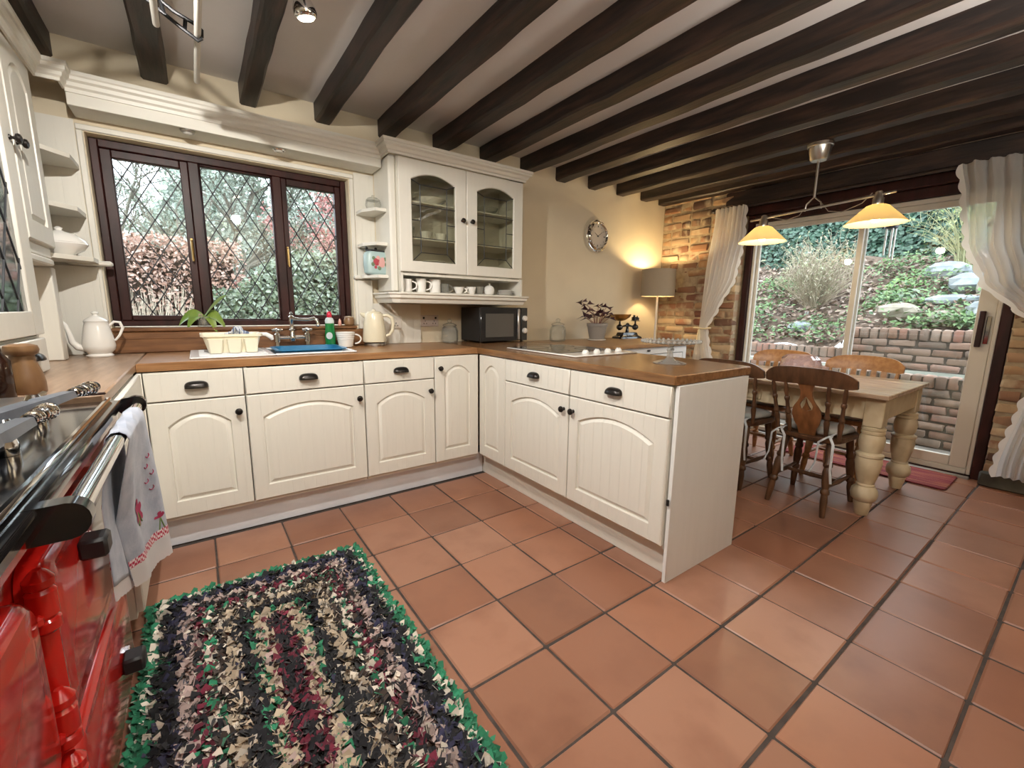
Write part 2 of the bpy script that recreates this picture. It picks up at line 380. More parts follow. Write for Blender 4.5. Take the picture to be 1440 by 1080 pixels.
# ---- back wall with the window opening, other walls, ceiling
WX0, WX1, WZ0, WZ1 = 0.107, 1.375, 1.045, 2.008
b = B(); b.box(-0.5, 0, -0.1, WX0, 0.22, 2.5); b.box(WX1, 0, -0.1, 5.1, 0.22, 2.5)
b.box(WX0, 0, -0.1, WX1, 0.22, WZ0); b.box(WX0, 0, WZ1, WX1, 0.22, 2.5)
wall_back = struct(b.build('wall_back', m_wall, smooth=False))
wall_left = struct(B().box(-0.5, -4.5, -0.1, -0.36, 0.0, 2.5).build('wall_left', m_wall, smooth=False))
wall_front = struct(B().box(-0.36, -4.5, -0.1, 5.1, -4.32, 2.5).build('wall_front', m_wall, smooth=False))
ceiling = struct(B().box(-0.5, -4.5, 2.42, 5.1, 0.22, 2.56).build('ceiling', m_ceil, smooth=False))
def beam_mesh(x0, x1, seed):
    rnd = random.Random(seed); b = B(); n = 26; loops = []; w0 = w1 = d = 0
    for i in range(n+1):
        y = -0.002-4.3*i/n
        w0 = .7*w0+rnd.uniform(-.004, .004); w1 = .7*w1+rnd.uniform(-.004, .004); d = .6*d+rnd.uniform(-.005, .006)
        c = .008+rnd.uniform(0, .006)
        zb = 2.312+d
        loops.append([(x0+w0, y, 2.4195), (x0+w0, y, zb+c), (x0+w0+c, y, zb), (x1+w1-c, y, zb), (x1+w1, y, zb+c), (x1+w1, y, 2.4195)])
    b.ring(loops); return b
for k, (x0, x1) in enumerate([(-.06, .034), (.357, .464), (.783, .868), (1.188, 1.284), (1.59, 1.70), (1.992, 2.106), (2.395, 2.512), (2.796, 2.91),
                              (3.194, 3.312), (3.597, 3.712), (4.0, 4.112), (4.378, 4.49), (4.685, 4.796)]):
    beam_mesh(x0, x1, k).build('beam', m_beam, ceiling, angle=0.5)

# ---- brick wall at the dining end
OY0, OY1, OZ = -2.72, -0.885, 2.09
b = B(); b.box(4.809, OY1+.008, -0.1, 5.06, 0.0, 2.42); b.box(4.809, -4.32, -0.1, 5.06, OY0-.008, 2.42); b.box(4.93, OY0-.012, OZ, 5.06, OY1+.012, 2.42)
wall_right = struct(b.build('wall_right', m_mortar, smooth=False))
def brick_mesh(k, L, H, D, mat, rough=.004, name='brick'):
    rnd = random.Random(100+k); b = B(); b.box(-D/2, -L/2, -H/2, D/2, L/2, H/2, .011)
    b.v = [(x+rnd.uniform(-rough, rough), y+rnd.uniform(-rough, rough), z+rnd.uniform(-rough*.8, rough*.8)) for x, y, z in b.v]
    return b.mesh(name, mat, True, 0.9)
BM = [brick_mesh(k, .210, .060, .10, m_brick, .0075) for k in range(9)]
def brick_face(parent, xf, ya, yb, z0, z1, meshes, L=.225, H=.085, depth=.10, seed=0, header_every=0, jag=(0, 0)):
    """running courses on a face that looks toward -x; ya < yb"""
    rnd = random.Random(seed); z = z0+H/2; row = 0
    while z+H*.4 <= z1:
        y = yb - (0 if row % 2 == 0 else 0)
        first = True
        while y > ya+.03:
            ln = L*.5 if (first and row % 2) or (header_every and rnd.random() < header_every) else L
            if y-ln < ya+.05: ln = y-ya
            s = max(.12, (ln-.012)/(L-.012))
            sx = 1.0
            inst('brick', rnd.choice(meshes), parent, (xf+depth/2+rnd.uniform(-.006, .006), y-ln/2, z+rnd.uniform(-.003, .003)),
                 (rnd.uniform(-.012, .012), rnd.uniform(-.012, .012)+(PI if rnd.random() < .5 else 0), rnd.uniform(-.012, .012)), (1, s, rnd.uniform(.93, 1.02)*(H-.017)/.060))
            y -= ln; first = False
        z += H; row += 1
brick_face(wall_right, 4.80, OY1, -0.004, 0.0, 2.40, BM, seed=3, header_every=.25)
brick_face(wall_right, 4.80, -3.62, OY0, 0.0, 2.31, BM, seed=5, header_every=.25)

# dark timber lintel over the sliding door
lint = struct(B().box(4.80, -3.62, 2.165, 4.925, -0.70, 2.312, .01).build('trim_1', m_beam))
struct(B().box(4.86, OY0, 2.085, 4.93, OY1, 2.163, .006).build('trim_2', m_mahog))

# ---- window_1: three leaded lights in a mahogany frame
window_1 = bpy.data.objects.new('window_1', None); COL.objects.link(window_1); struct(window_1)
def rect_frame(b, x0, z0, x1, z1, y0, y1, l, r, bo, t, bev=.004):
    b.box(x0, y0, z0, x0+l, y1, z1, bev); b.box(x1-r, y0, z0, x1, y1, z1, bev)
    b.box(x0+l, y0, z0, x1-r, y1, z0+bo, bev); b.box(x0+l, y0, z1-t, x1-r, y1, z1, bev); return b
FX0, FX1, FZ0, FZ1 = .110, 1.372, 1.050, 2.005
b = B(); rect_frame(b, FX0, FZ0, FX1, FZ1, .065, .135, .034, .034, .032, .040)
b.box(.512, .065, FZ0+.03, .562, .135, FZ1-.04, .004); b.box(.930, .065, FZ0+.03, .980, .135, FZ1-.04, .004)
b.build('window_frame', m_mahog, window_1)
def clip(poly, x0, z0, x1, z1):
    def cut(p, ins, inter):
        out = []
        for i in range(len(p)):
            a, c = p[i-1], p[i]
            if ins(c):
                if not ins(a): out.append(inter(a, c))
                out.append(c)
            elif ins(a): out.append(inter(a, c))
        return out
    def ix(v): return lambda a, c: (v, a[1]+(c[1]-a[1])*(v-a[0])/(c[0]-a[0]))
    def iz(v): return lambda a, c: (a[0]+(c[0]-a[0])*(v-a[1])/(c[1]-a[1]), v)
    for ins, it in ((lambda p: p[0] >= x0, ix(x0)), (lambda p: p[0] <= x1, ix(x1)), (lambda p: p[1] >= z0, iz(z0)), (lambda p: p[1] <= z1, iz(z1))):
        if len(poly) < 3: return []
        poly = cut(poly, ins, it)
    return poly
def lattice(parent, x0, z0, x1, z1, yc, dw, dh, ox, oz, pane_mat, plane='y', lead=.0055, single=None):
    """diamond panes one by one, with the lead cames between them"""
    nx = int((x1-x0)/dw)+3; nz = int((z1-z0)/dh)+3
    for i in range(-1, 2*nx):
        for j in range(-1, 2*nz):
            if (i+j) % 2: continue
            cx, cz = x0+ox+i*dw/2, z0+oz+j*dh/2; k = .985
            p = clip([(cx-dw/2*k, cz), (cx, cz-dh/2*k), (cx+dw/2*k, cz), (cx, cz+dh/2*k)], x0, z0, x1, z1)
            if len(p) < 3: continue
            a = abs(sum(p[q-1][0]*p[q][1]-p[q][0]*p[q-1][1] for q in range(len(p))))/2
            if a < 2e-4: continue
            B().prism(p, plane, yc-.0015, yc+.0015).build('pane', pane_mat, parent, smooth=False)
    b = B(); sl = dh/dw
    for s in (1, -1):
        for k in range(-40, 60):
            c = z0+oz+dh/2+k*dh - s*sl*(x0+ox)
            # line z = s*sl*x + c, widened to a strip
            w = lead/2*math.sqrt(1+sl*sl)
            X0, X1 = x0-2, x1+2
            p = clip([(X0, s*sl*X0+c-w), (X1, s*sl*X1+c-w), (X1, s*sl*X1+c+w), (X0, s*sl*X0+c+w)], x0, z0, x1, z1)
            if len(p) >= 3: b.prism(p, plane, yc-.004, yc+.004)
    b.build('lead_came', m_lead, parent, smooth=False)
def light(name, sx0, sz0, sx1, sz1, gx0, gz0, gx1, gz1, seedx):
    b = B(); rect_frame(b, sx0, sz0, sx1, sz1, .078, .125, gx0-sx0, sx1-gx1, gz0-sz0, sz1-gz1)
    c = b.build(name, m_mahog, window_1)
    lattice(c, gx0, gz0, gx1, gz1, .102, .1190, .202, seedx, .02, m_pane)
    return c
c1 = light('casement', .144, 1.082, .512, 1.965, .190, 1.110, .474, 1.925, .03)
c2 = light('fixed_light', .562, 1.082, .930, 1.965, .570, 1.090, .924, 1.955, .05)
c3 = light('casement', .980, 1.082, 1.338, 1.965, 1.012, 1.115, 1.302, 1.925, .045)
for c, x in ((c1, .494), (c3, .993)):
    b = B(); b.box(x-.007, .066, 1.43, x+.007, .078, 1.55, .003); b.tube([(x, .066, 1.535), (x, .05, 1.53), (x, .046, 1.50), (x, .046, 1.42)], [.006, .007, .006, .005], 8)
    b.build('window_catch', m_gold, c)
# sill and reveal beads
struct(B().box(WX0-.0, -.055, 1.024, WX1, .066, 1.046, .006).build('trim_3', m_upstand))
b = B(); b.box(WX0-.03, -.012, 1.05, WX0-.004, -.001, 2.0115, .004); b.box(WX1+.004, -.012, 1.05, WX1+.03, -.001, 2.0115, .004); b.box(WX0-.03, -.012, 2.012, WX1+.03, -.001, 2.04, .004)
struct(b.build('trim_4', m_cream))

# ---- door_1: aluminium sliding patio door in a dark timber surround
door_1 = bpy.data.objects.new('door_1', None); COL.objects.link(door_1); struct(door_1)
def yz_frame(b, y0, z0, y1, z1, x0, x1, l, r, bo, t, bev=.004):
    b.box(x0, y0, z0, x1, y0+l, z1, bev); b.box(x0, y1-r, z0, x1, y1, z1, bev)
    b.box(x0, y0+l, z0, x1, y1-r, z0+bo, bev); b.box(x0, y0+l, z1-t, x1, y1-r, z1, bev); return b
m_alu = M('white_aluminium', (0.66, 0.63, 0.57), 0.35, 0.0)
m_alud = M('aluminium_edge', (0.55, 0.55, 0.54), 0.3, 0.7)
yz_frame(B(), OY0+.004, -.004, OY1-.004, 2.085, 4.905, 5.0, .060, .060, .02, .075, .006).build('door_surround', m_mahog, door_1)
yz_frame(B(), -2.655, .018, -.952, 2.008, 4.925, 4.998, .024, .024, .040, .034).build('track_frame', m_alu, door_1)
lf = yz_frame(B(), -1.835, .060, -.978, 1.972, 4.963, 4.990, .042, .024, .050, .035).build('fixed_leaf', m_alu, door_1)
B().box(4.975, -1.795, .108, 4.979, -1.0, 1.94).build('pane', m_pane, lf, smooth=False)
ls = yz_frame(B(), -2.630, .060, -1.780, 1.972, 4.930, 4.957, .095, .040, .075, .045).build('sliding_leaf', m_alu, door_1)
B().box(4.942, -2.54, .133, 4.946, -1.818, 1.93).build('pane', m_pane, ls, smooth=False)
b = B(); b.box(4.895, -2.585, .945, 4.93, -2.555, 1.195, .004); b.build('door_handle', m_mahog, ls)
B().box(4.918, -2.618, .965, 4.931, -2.592, 1.16, .004).build('lock_plate', m_chrome, ls)
B().box(4.86, -2.66, -.004, 4.905, -.95, .014, .004).build('threshold', m_alud, door_1)

struct(B().box(4.772, -3.62, .0005, 4.812, -2.712, .105, .012).build('trim_5', M('dark_base_stone', (.045, .040, .030), .8, var=(.09, .085, .06), scale=7, bump=.6)))

# ================================================================== KITCHEN UNITS
def arch_loop(x0, x1, z0, zs, za, y, n=14):
    pts = [(x0, y, z0), (x1, y, z0)]
    for i in range(n+1):
        t = 1-2*i/n; pts.append(((x0+x1)/2+t*(x1-x0)/2, y, zs+(za-zs)*(1-t*t)))
    return pts
def outer_loop(w, h, y, inner, e=0.0):
    pts = [(e, y, e), (w-e, y, e)]
    n = len(inner)-3
    for i, p in enumerate(inner[2:]):
        t = 1-2*i/n; pts.append((w/2+t*(w/2-e), y, h-e))
    return pts
def panel_door(parent, w, h, x, z, knob=None, m=.066, mat=None, glazed=False, name='door', th=.02, zs_off=.115, za_off=.058, mb=.075):
    """arched raised-panel (or glazed) door, front at local y = 0 facing -y"""
    z0, zs, za = mb, h-zs_off, h-za_off
    I0 = arch_loop(m, w-m, z0, zs, za, 0)
    loops = [outer_loop(w, h, th, I0), outer_loop(w, h, .004, I0), outer_loop(w, h, 0.0, I0, .004), I0]
    if not glazed:
        loops += [arch_loop(m+.003, w-m-.003, z0+.003, zs-.003, za-.003, .0105), arch_loop(m+.008, w-m-.008, z0+.008, zs-.007, za-.008, .0108),
                  arch_loop(m+.025, w-m-.025, z0+.025, zs-.017, za-.025, .0012), arch_loop(m+.028, w-m-.028, z0+.028, zs-.019, za-.028, .0012)]
        b = B(); b.ring(loops)
    else:
        loops += [arch_loop(m+.005, w-m-.005, z0+.005, zs-.004, za-.005, .006), arch_loop(m+.005, w-m-.005, z0+.005, zs-.004, za-.005, th),
                  outer_loop(w, h, th, I0)]
        b = B(); b.ring(loops, cap0=False, cap1=False)
    d = b.build(name, mat or m_tg, parent, angle=0.5, loc=(x, 0, z))
    if knob:
        kx, kz = knob
        k = B(); k.lathe([(.009, 0), (.009, .003), (.005, .008), (.006, .014), (.0145, .018), (.017, .024), (.0145, .030), (.006, .0335)], (kx, 0, kz), 16, '-y'); k.build('knob', m_pewter, d)
    return d
def cup_handle(parent, x, z, s=1.0):
    b = B(); A, D, H = .047*s, .030*s, .037*s
    def f(u, v):
        th, ph = PI*u, PI/2*v
        c_, s_ = math.copysign(abs(math.cos(th))**.7, math.cos(th)), max(0, math.sin(th))**.62; return (x+A*c_, -D*s_*math.cos(ph)-.001, z-.014*s+H*.86*s_*math.sin(ph))
    b.grid(f, 18, 8)
    def g(u, v):
        th, ph = PI*u, PI/2*v
        c_, s_ = math.copysign(abs(math.cos(th))**.7, math.cos(th)), max(0, math.sin(th))**.62; return (x+A*.93*c_, -D*.9*s_*math.cos(ph)-.001, z-.014*s+H*.76*s_*math.sin(ph))
    b.grid(g, 14, 6)
    return b.build('cup_handle', m_pewter, parent)
def drawer(parent, w, x, z0, z1, handle=True, s=1.0):
    d = B().box(0, 0, 0, w, .02, z1-z0, .004).build('drawer_front', m_tg, parent, loc=(x, 0, z0))
    if handle: cup_handle(d, w/2, (z1-z0)*.52, s)
    return d
def carcass(parent, w, depth=.53, z0=.15, z1=.866, open_top=False):
    b = B(); y0, y1 = .0215, .0215+depth; t = .016
    b.box(.001, y0, z0, t, y1, z1); b.box(w-t, y0, z0, w-.001, y1, z1); b.box(t, y0, z0, w-t, y1, z0+t); b.box(t, y1-.006, z0+t, w-t, y1, z1)
    if not open_top: b.box(t, y0, z1-t, w-t, y1-.006, z1)
    return b.build('carcass', m_cream, parent, smooth=False)
def base_unit(label, origin, w, rz=0, has_drawer=True, knob='right', handle=True, open_top=False, knobless=False, group=None, depth=.53):
    t = thing('base_cabinet', label, 'cabinet', origin, rz, group)
    carcass(t, w, depth, open_top=open_top); g = .002
    zt = .727 if has_drawer else .864
    kx = {'right': w-2*g-.032, 'left': .032}[knob]
    panel_door(t, w-2*g, zt-.170, g, .170, None if knobless else (kx, zt-.170-.072), m=min(.066, w*.21))
    if has_drawer: drawer(t, w-2*g, g, .733, .864, handle)
    return t
YF = -.635
base_unit('white base cabinet with drawer and arched door, nearest the red cooker', (.257, YF, 0), .382)
base_unit('wide white sink cabinet with cup handle below the blue washing-up bowl', (.641, YF, 0), .585, open_top=True)
base_unit('white drawer cabinet below the kettle, right of the sink cabinet', (1.228, YF, 0), .441)
base_unit('narrow full-height cream door cabinet below the clear glass jar by the microwave', (1.671, YF, 0), .325, has_drawer=False, knob='left')
PX = 2.0
base_unit('narrow knobless cream door panel in the corner at the start of the peninsula', (PX, -.6365, 0), .304, -PI/2, has_drawer=False, knobless=True, depth=.5)
base_unit('peninsula cabinet with drawer and arched door below the hob', (PX, -.942, 0), .577, -PI/2, depth=.5)
base_unit('peninsula cabinet with drawer at the free end beside the white end panel', (PX, -1.521, 0), .592, -PI/2, knob='left', depth=.5)
sc_ = base_unit('cream side cabinet between the window corner and the red cooker', (.252, -1.380, 0), .738, PI/2, knob='left', handle=False, depth=.52)
B().lathe([(.008, 0), (.008, .004), (.006, .012), (.014, .020), (.016, .027), (.011, .033), (.003, .035)], (.367, 0, .064), 16, '-y').build('knob', m_chrome, [q for q in sc_.children if q.name.startswith('drawer_front')][0])
# corner post, plinths, end panel
p = B().box(.236, -.640, .0, .255, -.60, .866, .003).build('corner_post', m_cream); tag(p, 'slim cream corner post where side run meets sink run', 'post')
p = B().box(.20, -.560, 0, 2.074, -.545, .149, .002).build('plinth', m_white); tag(p, 'white plinth board under the sink run cabinets', 'plinth')
p = B().box(2.078, -2.112, 0, 2.093, -.545, .149, .002).build('plinth', m_cream_h); tag(p, 'cream plinth board under the peninsula cabinets', 'plinth')
p = B().box(2.018, -2.136, 0.001, 2.578, -2.118, .868, .0015).build('end_panel', M('white_panel', (0.74, 0.75, 0.74), .45, var=(.72, .73, .72), scale=6, stretch=(6, 6, .5)))
tag(p, 'tall white end panel closing the free end of the peninsula', 'panel')
b = B(); b.tube([(2.008, -2.127, .36), (2.008, -2.127, .385)], .006, 8); o = b.build('hinge', m_blackm, p, world=True)
p = B().box(2.560, -2.115, 0.001, 2.577, -.80, .868, .0015).build('back_panel', m_cream); tag(p, 'cream back panel of the peninsula facing the dining table', 'panel')

# ---- worktops (one continuous top of three jointed sections)
wt = thing('worktop', 'oiled wooden worktop running under the window and along the peninsula', 'worktop', (0, 0, .872))
ZB, ZT = .872, .910
SX0, SX1, SY0, SY1 = .452, 1.245, -.535, -.095      # sink cut-out
b = B(); e_ = .004
O = [(.2395, -.62), (1.998, -.62), (1.998, -.003), (.2395, -.003)]; I = [(SX0+.02, SY0+.02), (SX1-.02, SY0+.02), (SX1-.02, SY1-.02), (SX0+.02, SY1-.02)]
sh = [(x+(e_ if x < 1 else -e_), y+(e_ if y < -.3 else -e_)) for x, y in O]
b.ring([[(x, y, ZB) for x, y in I], [(x, y, ZB) for x, y in O], [(x, y, ZT-e_) for x, y in O], [(x, y, ZT) for x, y in sh], [(x, y, ZT) for x, y in I], [(x, y, ZB) for x, y in I]], cap0=False, cap1=False)
b.build('worktop_section', m_worktop, wt, world=True, angle=.5)
b = B(); b.box(-.358, -1.452, ZB, .238, -.003, ZT, .005); b.build('worktop_section', M('bleached_worktop', (.36, .24, .16), .32, var=(.25, .155, .095), scale=6, stretch=(8, 1.0, 8), detail=6), wt, world=True)
b = B(); poly = [(1.9995, -2.120), (2.004, -2.127), (2.606, -2.127), (2.614, -2.12), (2.672, -1.70), (2.672, -.003), (1.9995, -.003)]
b.prism(poly, 'z', ZB, ZT-.004); q = [(x+(.004 if x < 2.1 else -.004), y+(.004 if y < -1 else -.002)) for x, y in poly]
b.ring([[(x, y, ZT-.004) for x, y in poly], [(x, y, ZT) for x, y in q]], cap0=False)
b.build('worktop_section', m_worktop_y, wt, world=True, angle=.4)
b = B(); b.box(.09, -.052, .911, 1.50, -.030, 1.022, .004); b.box(.09, -.056, .985, 1.50, -.0525, .991, .001)
o = b.build('upstand', m_upstand); tag(o, 'long wooden upstand board between worktop and window sill', 'board')

# ---- right wall cabinet with two glazed doors
WC0, WC1, WCY = 1.592, 2.592, -.322
t = thing('wall_cabinet', 'white wall cabinet with two arched leaded glass doors and open shelf', 'cabinet', (WC0, WCY, 1.2))
Z = lambda z: z-1.2
b = B(); W1 = WC1-WC0; y0, y1 = .0205, .318
b.box(-.05, .03, Z(1.272), -.001, y1, Z(2.125), .012); b.box(0.001, y0-.02, Z(1.272), .016, y1, Z(1.40)); b.box(0, y0, Z(1.40), .016, y1, Z(2.12)); b.box(W1-.016, y0, Z(1.40), W1, y1, Z(2.12)); b.box(W1-.016, y0-.02, Z(1.272), W1, y1, Z(1.40))
b.box(.016, y0, Z(2.10), W1-.016, y1, Z(2.12)); b.box(.016, y0, Z(1.385), W1-.016, y1, Z(1.403)); b.box(.016, y0-.02, Z(1.258), W1-.016, y1, Z(1.276)); b.box(.016, y1-.008, Z(1.272), W1-.016, y1, Z(2.10))
b.build('carcass', m_cream, t, smooth=True, angle=.4)
for z in (1.625, 1.86): B().box(.018, .035, Z(z), W1-.018, .305, Z(z)+.012, .002).build('shelf', m_cream, t)
b = B(); prof = [(0, 0), (-.012, .0), (-.012, .014), (-.022, .020), (-.030, .036), (-.046, .044), (-.046, .056), (-.052, .060), (-.052, .076), (0, .076)]
def mould(b, prof, path):
    """sweep a (out, up) profile along a horizontal polyline; out is to the right of travel"""
    loops = []
    for i, p in enumerate(path):
        a = Vector(path[max(0, i-1)]); c = Vector(path[min(len(path)-1, i+1)]); p = Vector(p)
        d1 = (p-a).normalized() if i > 0 else (c-p).normalized(); d2 = (c-p).normalized() if i < len(path)-1 else d1
        n1 = Vector((d1.y, -d1.x, 0)); n2 = Vector((d2.y, -d2.x, 0)); n = (n1+n2).normalized(); k = 1/max(.3, n.dot(n1))
        loops.append([(p.x-n.x*o*k, p.y-n.y*o*k, p.z+u) for o, u in prof])
    return b.ring(loops)
mould(b, prof, [(-.052, .30, Z(2.122)), (-.052, .006, Z(2.122)), (W1+.006, .006, Z(2.122)), (W1+.006, .316, Z(2.122))]); b.build('cornice', m_cream_h, t, angle=.3)
b = B(); prof2 = [(0, 0), (-.004, .0), (-.010, .010), (-.014, .024), (-.028, .034), (-.030, .052), (-.040, .058), (-.040, .068), (0, .068)]
mould(b, prof2, [(-.050, .30, Z(1.203)), (-.050, .02, Z(1.203)), (-.01, -.0, Z(1.203)), (W1+.0, -.0, Z(1.203)), (W1+.0, .316, Z(1.203))]); b.box(.02, .02, Z(1.203), W1-.02, .31, Z(1.215)); b.build('lower_moulding', m_cream_h, t, angle=.3)
m_smoke = glass_mat('cabinet_glass', (0.88, 0.88, 0.82), 0.07)
def lead_bars(parent, segs, y):
    b = B()
    for (xa, za), (xb, zb) in segs: b.tube([(xa, y, za), (xb, y, zb)], .0028, 6)
    b.build('lead_came', m_lead, parent)
dw, dh = .496, .708
for k, (dx, kx) in enumerate(((.002, dw-.036), (.502, .036))):
    d = panel_door(t, dw, dh, dx, Z(1.408), (kx, .37), m=.083, glazed=True, zs_off=.119, za_off=.072, mb=.068, mat=m_cream)
    P = arch_loop(.085, dw-.085, .070, dh-.122, dh-.077, 0); b = B(); b.prism([(x, z) for x, _, z in P], 'y', .010, .013); b.build('pane', m_smoke, d, smooth=False)
    xa, xb, za, zb = .088, dw-.088, .073, dh-.13
    ya = .26; li, ri = xa+.062, xb-.062
    lead_bars(d, [((xa, .225), (xb, .225)), ((xa, .43), (xb, .43)), ((li, .130), (li, .560)), ((ri, .130), (ri, .560)), ((li, .130), (ri, .130)), ((xa, za), (li, .130)), ((xb, za), (ri, .130)),
                  ((xa, .335), (li, .335)), ((ri, .325), (xb, .325)), ((li, .560), (xa, .585)), ((ri, .560), (xb, .585)), ((li, .560), (ri, .560))], .0085)

# ---- pelmet over the window with its two small downlights
t = thing('window_pelmet', 'cream moulded pelmet spanning above the window between the cabinets', 'pelmet', (.085, -.19, 2.062))
b = B(); b.box(0.0, 0.012, .004, 1.45, .187, .022); b.box(.0, 0.0, 0, 1.45, .012, .07, .002); b.build('soffit', m_cream_h, t, smooth=True, angle=.3)
b = B(); mould(b, [(0, 0), (-.008, 0), (-.010, .016), (-.020, .024), (-.022, .040), (-.034, .048), (-.036, .060), (-.042, .066), (-.042, .082), (0, .082)], [(0, 0, .052), (1.45, 0, .052)]); b.build('cornice', m_cream_h, t, angle=.3)
for x, lb in ((.526, 'small round downlight under the pelmet above the left light of the window'), (.95, 'small round downlight under the pelmet nearer the glass-door wall cabinet')):
    d = thing('downlight', lb, 'light', (x, -.145, 2.0657), 0, None)
    B().lathe([(.034, 0), (.034, -.006), (.028, -.013), (.022, -.013)], (0, 0, 0), 20).build('bezel', m_chrome if x > .7 else m_steel, d)
    B().lathe([(.021, -.0135), (.016, -.018), (.004, -.019)], (0, 0, 0), 16).build('lens', m_china, d)

# ---- boxed boarding and ledges either side of the window, corner shelves
o = B().box(-.357, -.022, .911, .088, -.002, 1.358, .002).build('wall_boarding', m_tg); tag(o, 'cream grooved boarding behind the white coffee pot', 'panel')
o = B().box(1.50, -.022, .911, 1.86, -.002, 1.20, .002).build('wall_boarding', m_tg); tag(o, 'cream grooved boarding behind the kettle', 'panel')
o = B().box(1.397, -.026, 1.024, 1.4995, -.002, 1.358, .002).build('wall_boarding', m_tg); tag(o, 'narrow cream grooved boarding right of the window above the beaker', 'panel')
o = B().box(-.357, -.0032, 1.36, .074, -.0008, 2.055).build('wall_boarding', m_tg, smooth=False); tag(o, 'cream grooved boarding behind the corner shelves at the window\'s left', 'panel')
o = B().box(1.408, -.0032, 1.36, 1.540, -.0008, 2.055).build('wall_boarding', m_tg, smooth=False); tag(o, 'cream grooved boarding behind the corner shelves by the glass-door cabinet', 'panel')
def ledge(label, x0, x1, s):
    b = B(); b.box(x0, -.052, 1.360, x1, -.002, 1.386, .008); o = b.build('ledge', m_cream_h); tag(o, label, 'shelf'); return o
ledge('cream ledge capping the boarding at the window\'s left jamb', -.02, .15, 1)
ledge('cream ledge capping the boarding at the window\'s right jamb', 1.375, 1.445, 1)
def corner_shelf(label, poly, z):
    b = B(); b.prism(poly, 'z', z-.020, z-.003); q = [(x, y) for x, y in poly]; b.ring([[(x, y, z-.003) for x, y in poly], [(x+(0.0), y+.002, z) for x, y in q]], cap0=False)
    o = b.build('corner_shelf', m_cream, smooth=False); tag(o, label, 'shelf'); return o
RP = [(1.541, -.004), (1.541, -.235), (1.470, -.235), (1.415, -.115), (1.415, -.004)]
for z, l in ((1.805, 'upper white corner shelf beside the glass-door cabinet, holding a glass bowl'), (1.592, 'middle white corner shelf beside the glass-door cabinet, left bare'),
             (1.385, 'lowest white corner shelf beside the glass-door cabinet, holding a floral tin')):
    corner_shelf(l, RP, z)
LP = [(-.355, -.004), (-.355, -.325), (-.02, -.325), (.072, -.21), (.072, -.004)]
LP2 = [(-.355, -.0535), (-.355, -.325), (-.02, -.325), (.10, -.19), (.10, -.0535)]
for z, l, P_ in ((1.845, 'top cream corner shelf between left cabinet and window', LP), (1.615, 'middle cream corner shelf between left cabinet and window', LP), (1.390, 'low cream corner shelf under the white lidded dish', LP2)):
    corner_shelf(l, P_, z)

# ---- left wall cabinet, niche below it and glazed dresser unit
t = thing('wall_cabinet', 'cream wall cabinet with tall arched grooved door at left of window', 'cabinet', (0.0, -.712, 1.33), PI/2)
b = B(); b.box(.0, .0205, .075, .38, .352, .80); b.box(.0, .012, .0, .38, .34, .028, .006); b.box(0, .018, .028, .38, .345, .076, .006); b.build('carcass', m_cream, t, angle=.3)
panel_door(t, .376, .712, .002, .078, (.024, .335), m=.072)
b = B(); b.box(-.12, -.31, .911, -.10, -.70, 1.328, .002); b.box(-.12, -.31, .911, -.03, -.235, 1.328, .004)
o = b.build('niche_panel', m_tgy); tag(o, 'cream niche boarding and post under the left wall cabinet', 'panel')
t = thing('dresser_unit', 'cream worktop dresser with leaded glass door over a small drawer', 'cabinet', (0.0, -1.438, .911), PI/2)
b = B(); b.box(0, .0205, .001, .715, .352, .135); b.box(0, .0205, .135, .018, .352, 1.22); b.box(.697, .0205, .135, .715, .352, 1.22); b.box(.018, .34, .135, .697, .352, 1.22); b.box(.018, .0205, 1.20, .697, .352, 1.22); b.box(.018, .06, .60, .697, .34, .612)
b.build('carcass', m_cream, t, smooth=False)
drawer(t, .35, .003, .004, .128, False); drawer(t, .352, .358, .004, .128, True, .85)
m_mirrorish = glass_mat('dresser_leaded_glass', (.55, .58, .58), .42, .05)
d = B(); w, h = .709, 1.065
rect_frame(d, 0, 0, w, h, 0, .02, .115, .115, .085, .09, .003); dd = d.build('door', m_cream, t, loc=(.003, 0, .142))
lattice(dd, .115, .085, w-.115, h-.09, .012, .150, .25, .02, .04, m_mirrorish, lead=.0045)
B().lathe([(.009, 0), (.009, .003), (.005, .008), (.006, .014), (.0145, .018), (.017, .024), (.0145, .030), (.006, .0335)], (w-.04, 0, .685), 16, '-y').build('knob', m_pewter, dd)
# cornice along the left cabinets
b = B(); mould(b, [(0, 0), (-.008, 0), (-.010, .012), (-.018, .020), (-.020, .034), (-.032, .042), (-.034, .056), (-.040, .061), (-.040, .076), (0, .076)], [(.004, -2.6, 2.121), (.004, -.278, 2.121), (.078, -.278, 2.121), (.078, -.195, 2.121)])
o = b.build('cornice', m_cream_h, angle=.3); tag(o, 'moulded cream cornice along the top of the left cabinets', 'cornice')
b = B(); b.box(-.355, -2.6, 1.62, -.02, -1.4385, 2.13, .003)
o = b.build('cooker_canopy', m_cream); tag(o, 'cream canopy boxing above the red range cooker at the left edge', 'canopy')

